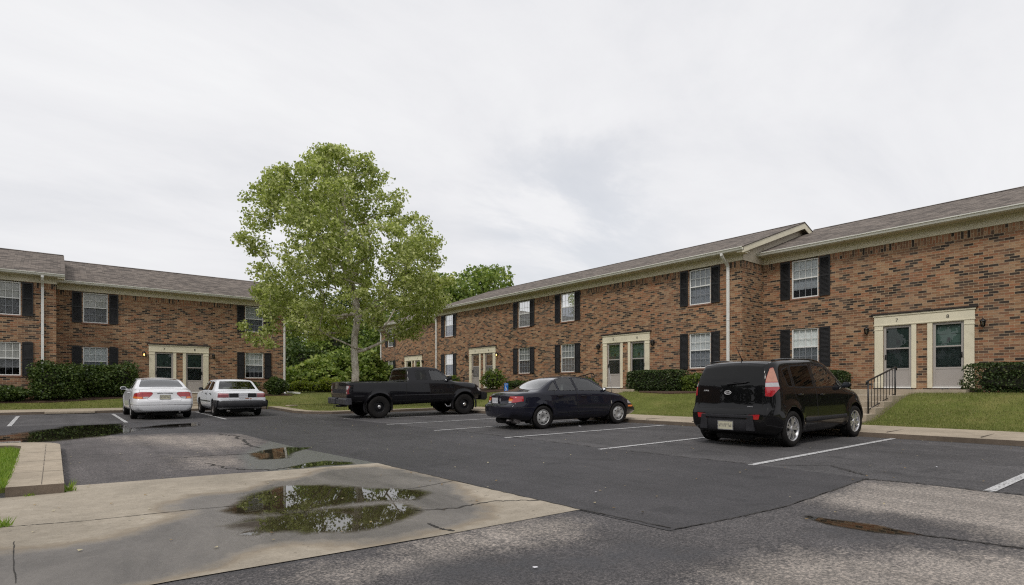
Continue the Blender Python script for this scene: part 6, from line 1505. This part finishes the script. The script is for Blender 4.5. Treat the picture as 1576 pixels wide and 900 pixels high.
    al = dict(L=4.72, hw=.89, ra=1.07, wb=2.72, wr=.315, ww=.20, rim=.21, ar=.355, wi=.01,
        top=[(0, .93), (.05, .975), (.25, 1.01), (.62, 1.03), (.74, 1.045), (1.52, 1.335), (1.9, 1.375), (2.3, 1.385), (2.65, 1.355), (2.85, 1.30), (3.50, .975), (3.7, .94), (4.1, .88), (4.45, .76), (4.62, .64), (4.72, .50)],
        belt=[(0, .87), (.8, .95), (2, .93), (3.4, .89), (4.1, .79), (4.5, .6), (4.72, .42)], bot=[(0, .27), (.4, .22), (2, .19), (4.1, .19), (4.72, .24)],
        xr=[(.2, .10), (.34, .02), (.45, 0), (.60, .0), (.64, .03), (.68, .07), (.95, .12), (1.4, .12)], xf=[(.2, .06), (.4, 0), (.6, .05), (.8, .2), (1.4, .2)],
        planr=(.6, .12), planf=(.8, .2), tumble=.44, bow=(.12, .20), crown=.05, rt=.12, rb=.07, paint=M['p_white'], glass=M['tintmid'], seam=M['seam_light'], flares=[(1.07, .33, .35, .12, .02), (3.79, .33, .35, .12, .02)],
        wheel='alloy_solid', plate=(.0, .735, .30, .145), mirror=(3.16, .985, 1.1), dash=(3.1, .92), seats=[(2.05, .37, .5, 1), (2.05, -.37, .5, 1), (1.48, 0, 1.15, 2)], seatz=.44, seatmat=M['lightseat'], handlemat=M['p_white'],
        doors=[dict(poly=[(1.72, .24), (1.66, .96), (1.72, 1.33), (2.5, 1.355), (2.74, 1.30), (3.36, .95), (3.36, .24)], windows=[dict(poly=[(1.78, .985), (1.76, 1.30), (2.48, 1.325), (2.70, 1.27), (3.20, .955)], tw=.012)], handle=(1.84, .85)),
               dict(door=False, poly=[(.5, 1), (.6, 1), (.6, 1.1)], windows=[dict(poly=[(1.22, 1.0), (1.38, 1.16), (1.66, 1.285), (1.70, .99)], tw=.012)])],
        regions=[dict(name='boot_lid', proj='yz', poly=[(-.46, .62), (-.50, .70), (-.70, .90), (-.68, 1.035), (.68, 1.035), (.70, .90), (.50, .70), (.46, .62)], x=(-.1, .72), mat=None, gap=.006, r=.03),
                 dict(name='rear_window', proj='yz', poly=[(-.66, 1.055), (-.52, 1.335), (.52, 1.335), (.66, 1.055)], x=(.5, 1.9), mat=M['cglass'], r=.05),
                 dict(name='tail_light', proj='yz', poly=[(.86, .685), (.88, .80), (.80, .875), (.66, .905), (.38, .905), (.33, .87), (.36, .80), (.48, .70), (.60, .675)], xc=.42, x=(-.1, .7), mat=M['red_lens'], sides=both, mirror=True, gap=.006, r=.03),
                 dict(name='turn_lens', proj='yz', poly=[(.63, .69), (.63, .745), (.86, .755), (.85, .695)], x=(-.1, .6), mat=M['orange_lens'], sides=both, mirror=True, up='tail_light', r=.01),
                 dict(name='reverse_lens', proj='yz', poly=[(.50, .70), (.44, .75), (.605, .75), (.605, .69)], x=(-.1, .6), mat=M['clear_lens'], sides=both, mirror=True, up='tail_light', r=.01),
                 dict(name='lamp_divider', proj='yz', poly=[(.612, .68), (.612, .90), (.622, .90), (.622, .68)], x=(-.1, .6), mat=M['dred_lens'], sides=both, mirror=True, up='tail_light', r=.001),
                 dict(name='bumper_strip', proj='yz', poly=[(-.9, .475), (-.9, .490), (.9, .490), (.9, .475)], x=(-.1, .9), mat=M['seam_light'], r=.002),
                 dict(name='windshield', proj='yz', poly=[(-.66, 1.0), (-.52, 1.33), (.52, 1.33), (.66, 1.0)], x=(2.6, 3.8), mat=M['cglass'], r=.05),
                 dict(name='headlight', proj='yz', poly=[(.35, .54), (.37, .64), (.75, .68), (.80, .58)], x=(3.9, 4.9), mat=M['clear_lens'], sides=both, mirror=True, r=.03)],
        extra=al_extra)
    c = make_car(al, 'smooth rounded white coupe with large oval red and amber tail lights', 'car'); place_car(c, 2.88, 22.75, 89.5, 2.72)
    # ============================================================ worn white sedan
    def co_extra(sh, root, xa):
        for sg in (1, -1):
            mm = MB(); rows = []
            for x in np.linspace(1.36, 3.05, 24): rows.append([(x-xa, sh.ysurf(x, z, sg)+sg*o, z) for z, o in ((.545, -.003), (.54, .012), (.515, .012), (.51, -.003))])
            mm.grid(rows); mm.build('side_moulding', M['plastic'], root)
        mm = MB(); q = [(.04, .60), (-.05, .585), (-.075, .54), (-.075, .40), (-.03, .34), (.10, .33), (.12, .60)]
        rows = []
        for i in range(29):
            y = -.86+1.72*i/28; bo = .13*(abs(y)/.83)**2.2; rows.append([(p[0]+bo-xa, y, p[1]) for p in q])
        mm.grid(rows, 0, True); mm.face(rows[0]); mm.face(rows[-1])
        mm.build('rear_bumper', M['blackbump'], root)
        for sg in (1, -1):
            mm = MB(); rows = []
            for x in np.linspace(.02, .60, 9): rows.append([(x-xa, (sh.ysurf(max(x, .2), .5, sg)+sg*o), z) for z, o in ((.60, -.01), (.585, .03), (.54, .045), (.42, .045), (.36, .01))])
            mm.grid(rows); mm.build('bumper_side', M['blackbump'], root)
        mm = MB(); x = sh.xsurf(-.1, .655)-xa
        mm.box(x-.002, x+.01, -.20, -.06, .645, .668); mm.box(x-.002, x+.01, -.28, -.22, .635, .66); mm.build('rust_patch', M['rust'], root)
        mm = MB(); x = sh.xsurf(.70, .66)-xa
        mm = MB(); mm.tube([(.05-xa, -.42, .26), (.4-xa, -.42, .26)], .024, 8); mm.build('exhaust_pipe', M['steel'], root)
    M['blackbump'] = mat_simple('worn_black_bumper', (.022, .022, .026), .55, .35, 5)
    co = dict(L=4.26, hw=.828, ra=.95, wb=2.43, wr=.295, ww=.175, rim=.18, ar=.345, wi=.02,
        top=[(0, .87), (.03, .905), (.10, .92), (.60, .945), (.72, .955), (1.24, 1.285), (1.42, 1.325), (1.9, 1.345), (2.3, 1.335), (2.50, 1.29), (3.08, .945), (3.25, .915), (3.9, .84), (4.15, .76), (4.26, .64)],
        belt=[(0, .84), (.7, .885), (2, .88), (3.1, .86), (3.9, .78), (4.26, .58)], bot=[(0, .34), (.4, .26), (2, .21), (3.7, .21), (4.26, .28)],
        xr=[(.2, .08), (.4, .02), (.62, .02), (.68, .025), (.9, .05), (1.3, .05)], xf=[(.2, .05), (.4, 0), (.7, .0), (.9, .06), (1.3, .06)],
        planr=(.30, .05), planf=(.5, .08), tumble=.36, bow=(.05, .10), crown=.035, shoulder=.035, rt=.07, rb=.04, paint=M['p_white2'], glass=M['tintmid'], seam=M['seam_light'],
        wheel='steel', plate=(.0, .765, .29, .145), platemat=M['plate_white'], pframe=M['plate_white'], mirror=(2.84, .97, .95), mirrormat=M['greyplastic'], dash=(2.72, .90), seats=[(1.75, .34, .48, 1), (1.75, -.34, .48, 1), (1.22, 0, 1.1, 2)], seatz=.44, handlemat=M['plastic'],
        doors=[dict(poly=[(1.06, .93), (1.30, 1.28), (1.92, 1.305), (1.95, .28), (1.42, .28), (1.30, .46), (1.18, .68)], windows=[dict(poly=[(1.20, .935), (1.36, 1.235), (1.87, 1.265), (1.90, .93)], tw=.012)], handle=(1.30, .80)),
               dict(poly=[(1.96, .28), (1.93, 1.305), (2.32, 1.30), (2.50, 1.24), (3.06, .90), (3.04, .28)], windows=[dict(poly=[(1.98, .93), (1.96, 1.265), (2.30, 1.262), (2.46, 1.215), (2.92, .92)], tw=.012)], handle=(2.12, .80))],
        regions=[dict(name='boot_lid', proj='yz', poly=[(-.47, .625), (-.47, .70), (-.74, .86), (-.74, .95), (.74, .95), (.74, .86), (.47, .70), (.47, .625)], x=(-.1, .69), mat=None, gap=.006, r=.02),
                 dict(name='rear_panel', proj='yz', poly=[(-.46, .69), (-.46, .845), (.46, .845), (.46, .69)], x=(-.1, .4), mat=M['plastic'], r=.01),
                 dict(name='rear_window', proj='yz', poly=[(-.64, .975), (-.53, 1.27), (.53, 1.27), (.64, .975)], x=(.5, 1.5), mat=M['cglass'], r=.04),
                 dict(name='tail_light', proj='yz', poly=[(.465, .69), (.465, .845), (.84, .845), (.84, .69)], xc=.2, x=(-.1, .4), mat=M['dred_lens'], sides=both, mirror=True, gap=.005, r=.01),
                 dict(name='reverse_lens', proj='yz', poly=[(.48, .80), (.48, .835), (.80, .835), (.80, .80)], x=(-.1, .22), mat=M['pink'], sides=both, mirror=True, up='tail_light', r=.01),
                 dict(name='windshield', proj='yz', poly=[(-.64, .97), (-.52, 1.28), (.52, 1.28), (.64, .97)], x=(2.3, 3.3), mat=M['cglass'], r=.04),
                 dict(name='headlight', proj='yz', poly=[(.40, .62), (.40, .74), (.76, .74), (.76, .62)], x=(3.7, 4.4), mat=M['clear_lens'], sides=both, mirror=True, r=.02)],
        extra=co_extra)
    c = make_car(co, 'worn white boxy sedan with thick black rear bumper', 'car'); place_car(c, 5.30, 22.8, 89.8, 2.43)
def build_world():
    w = bpy.data.worlds.new('World'); scene.world = w; w.use_nodes = True; t = w.node_tree; t.nodes.clear()
    def n(typ, **kw):
        nd = t.nodes.new(typ)
        for k, v in kw.pop('ins', {}).items():
            if isinstance(v, bpy.types.NodeSocket): t.links.new(v, nd.inputs[k])
            else: nd.inputs[k].default_value = v
        for k, v in kw.items(): setattr(nd, k, v)
        return nd
    SUN = Vector((-.78, -.42, 1.02)).normalized(); el = math.asin(SUN.z)
    sky = n('ShaderNodeTexSky'); sky.sky_type = 'NISHITA'; sky.sun_disc = False; sky.sun_elevation = el; sky.sun_rotation = math.atan2(SUN.x, SUN.y)
    sky.air_density = 1.2; sky.dust_density = 2.0
    tc = n('ShaderNodeTexCoord').outputs['Generated']
    sep = n('ShaderNodeSeparateXYZ', ins={0: tc})
    zc = n('ShaderNodeMath', operation='ADD', ins={0: n('ShaderNodeMath', operation='ABSOLUTE', ins={0: sep.outputs[2]}).outputs[0], 1: .16}).outputs[0]
    div = n('ShaderNodeVectorMath', operation='DIVIDE', ins={0: tc, 1: n('ShaderNodeCombineXYZ', ins={0: zc, 1: zc, 2: zc}).outputs[0]}).outputs[0]
    flat = n('ShaderNodeVectorMath', operation='MULTIPLY', ins={0: div, 1: (1, 1, .0)}).outputs[0]
    mp = n('ShaderNodeMapping', ins={'Vector': flat, 'Location': (1.3, .4, 0), 'Rotation': (0, 0, R(-39)), 'Scale': (.55, 1.0, 1)}).outputs[0]
    n1 = n('ShaderNodeTexNoise', ins={'Scale': 1.5, 'Detail': 10.0, 'Roughness': .6, 'Distortion': .35, 'Vector': mp}).outputs['Fac']
    n2 = n('ShaderNodeTexNoise', ins={'Scale': .45, 'Detail': 4.0, 'Roughness': .5, 'Vector': mp}).outputs['Fac']
    s = n('ShaderNodeMath', operation='ADD', ins={0: n('ShaderNodeMath', operation='MULTIPLY', ins={0: n1, 1: .6}).outputs[0], 1: n('ShaderNodeMath', operation='MULTIPLY', ins={0: n2, 1: .4}).outputs[0]}).outputs[0]
    cr = n('ShaderNodeValToRGB', ins={0: s}); e = cr.color_ramp.elements
    e[0].position = .36; e[0].color = (7.5, 7.6, 7.95, 1); e[1].position = .62; e[1].color = (9.4, 9.4, 9.5, 1)
    m_ = cr.color_ramp.elements.new(.5); m_.color = (8.7, 8.7, 8.9, 1)
    # thin gap of blue haze low in the middle of the view
    d = n('ShaderNodeVectorMath', operation='DOT_PRODUCT', ins={0: tc, 1: tuple(Vector((.6301*1+.7765*.10, .7765-.6301*.10, .30)).normalized())}).outputs['Value']
    gap = n('ShaderNodeMapRange', ins={0: d, 1: .982, 2: .999, 3: 0.0, 4: 1.0}).outputs[0]
    hole = n('ShaderNodeMapRange', ins={0: n1, 1: .56, 2: .44, 3: 0.0, 4: .17}).outputs[0]
    f = n('ShaderNodeMath', operation='MULTIPLY', ins={0: gap, 1: hole}).outputs[0]; f = n('ShaderNodeMath', operation='ADD', ins={0: f, 1: .04}).outputs[0]
    mx = n('ShaderNodeMix'); mx.data_type = 'RGBA'; t.links.new(f, mx.inputs[0]); t.links.new(cr.outputs[0], mx.inputs[6])
    t.links.new(sky.outputs[0], mx.inputs[7])
    bg = n('ShaderNodeBackground', ins={'Color': mx.outputs[2], 'Strength': .10}); out = n('ShaderNodeOutputWorld'); t.links.new(bg.outputs[0], out.inputs[0])
    ld = bpy.data.lights.new('sun', 'SUN'); ld.energy = 1.5; ld.angle = R(12); ld.color = (1, .94, .85); o = bpy.data.objects.new('sun', ld); COL.objects.link(o)
    o.rotation_euler = SUN.to_track_quat('Z', 'Y').to_euler(); o.location = (-20, -10, 40)
def build_camera():
    cd = bpy.data.cameras.new('camera'); o = bpy.data.objects.new('camera', cd); COL.objects.link(o)
    o.location = (0, 0, CAM_H); o.rotation_euler = (R(90), 0, -math.atan2(FWD[0], FWD[1])); cd.sensor_width = 36; cd.lens = F_PX/1576*36
    cd.shift_y = (HOR-450)/1576; cd.clip_start = .1; cd.clip_end = 2000; scene.camera = o
setup_mats()
M['tintmid'] = mat_glass('tinted_side_glass', (.22, .24, .25), 1.15)
M['orangeplate'] = mat_simple('worn_yellow_plate', (.40, .26, .05), .5, .5, 25)
M['pink'] = mat_simple('pale_pink_lens', (.50, .20, .22), .2, .1, 10, coat=.8)
build_world(); build_camera(); build_ground(); build_buildings(); build_veg(); build_blades(); build_cars()
vs = scene.view_settings; vs.view_transform = 'Standard'; vs.look = 'None'; vs.exposure = 0.0; vs.gamma = 1.0; vs.use_curve_mapping = False
scene.render.engine = 'CYCLES'; cy = scene.cycles; cy.max_bounces = 8; cy.transparent_max_bounces = 24; cy.diffuse_bounces = 3; cy.glossy_bounces = 4; cy.use_denoising = False
cy.filter_width = 1.2; cy.caustics_reflective = False; cy.caustics_refractive = False
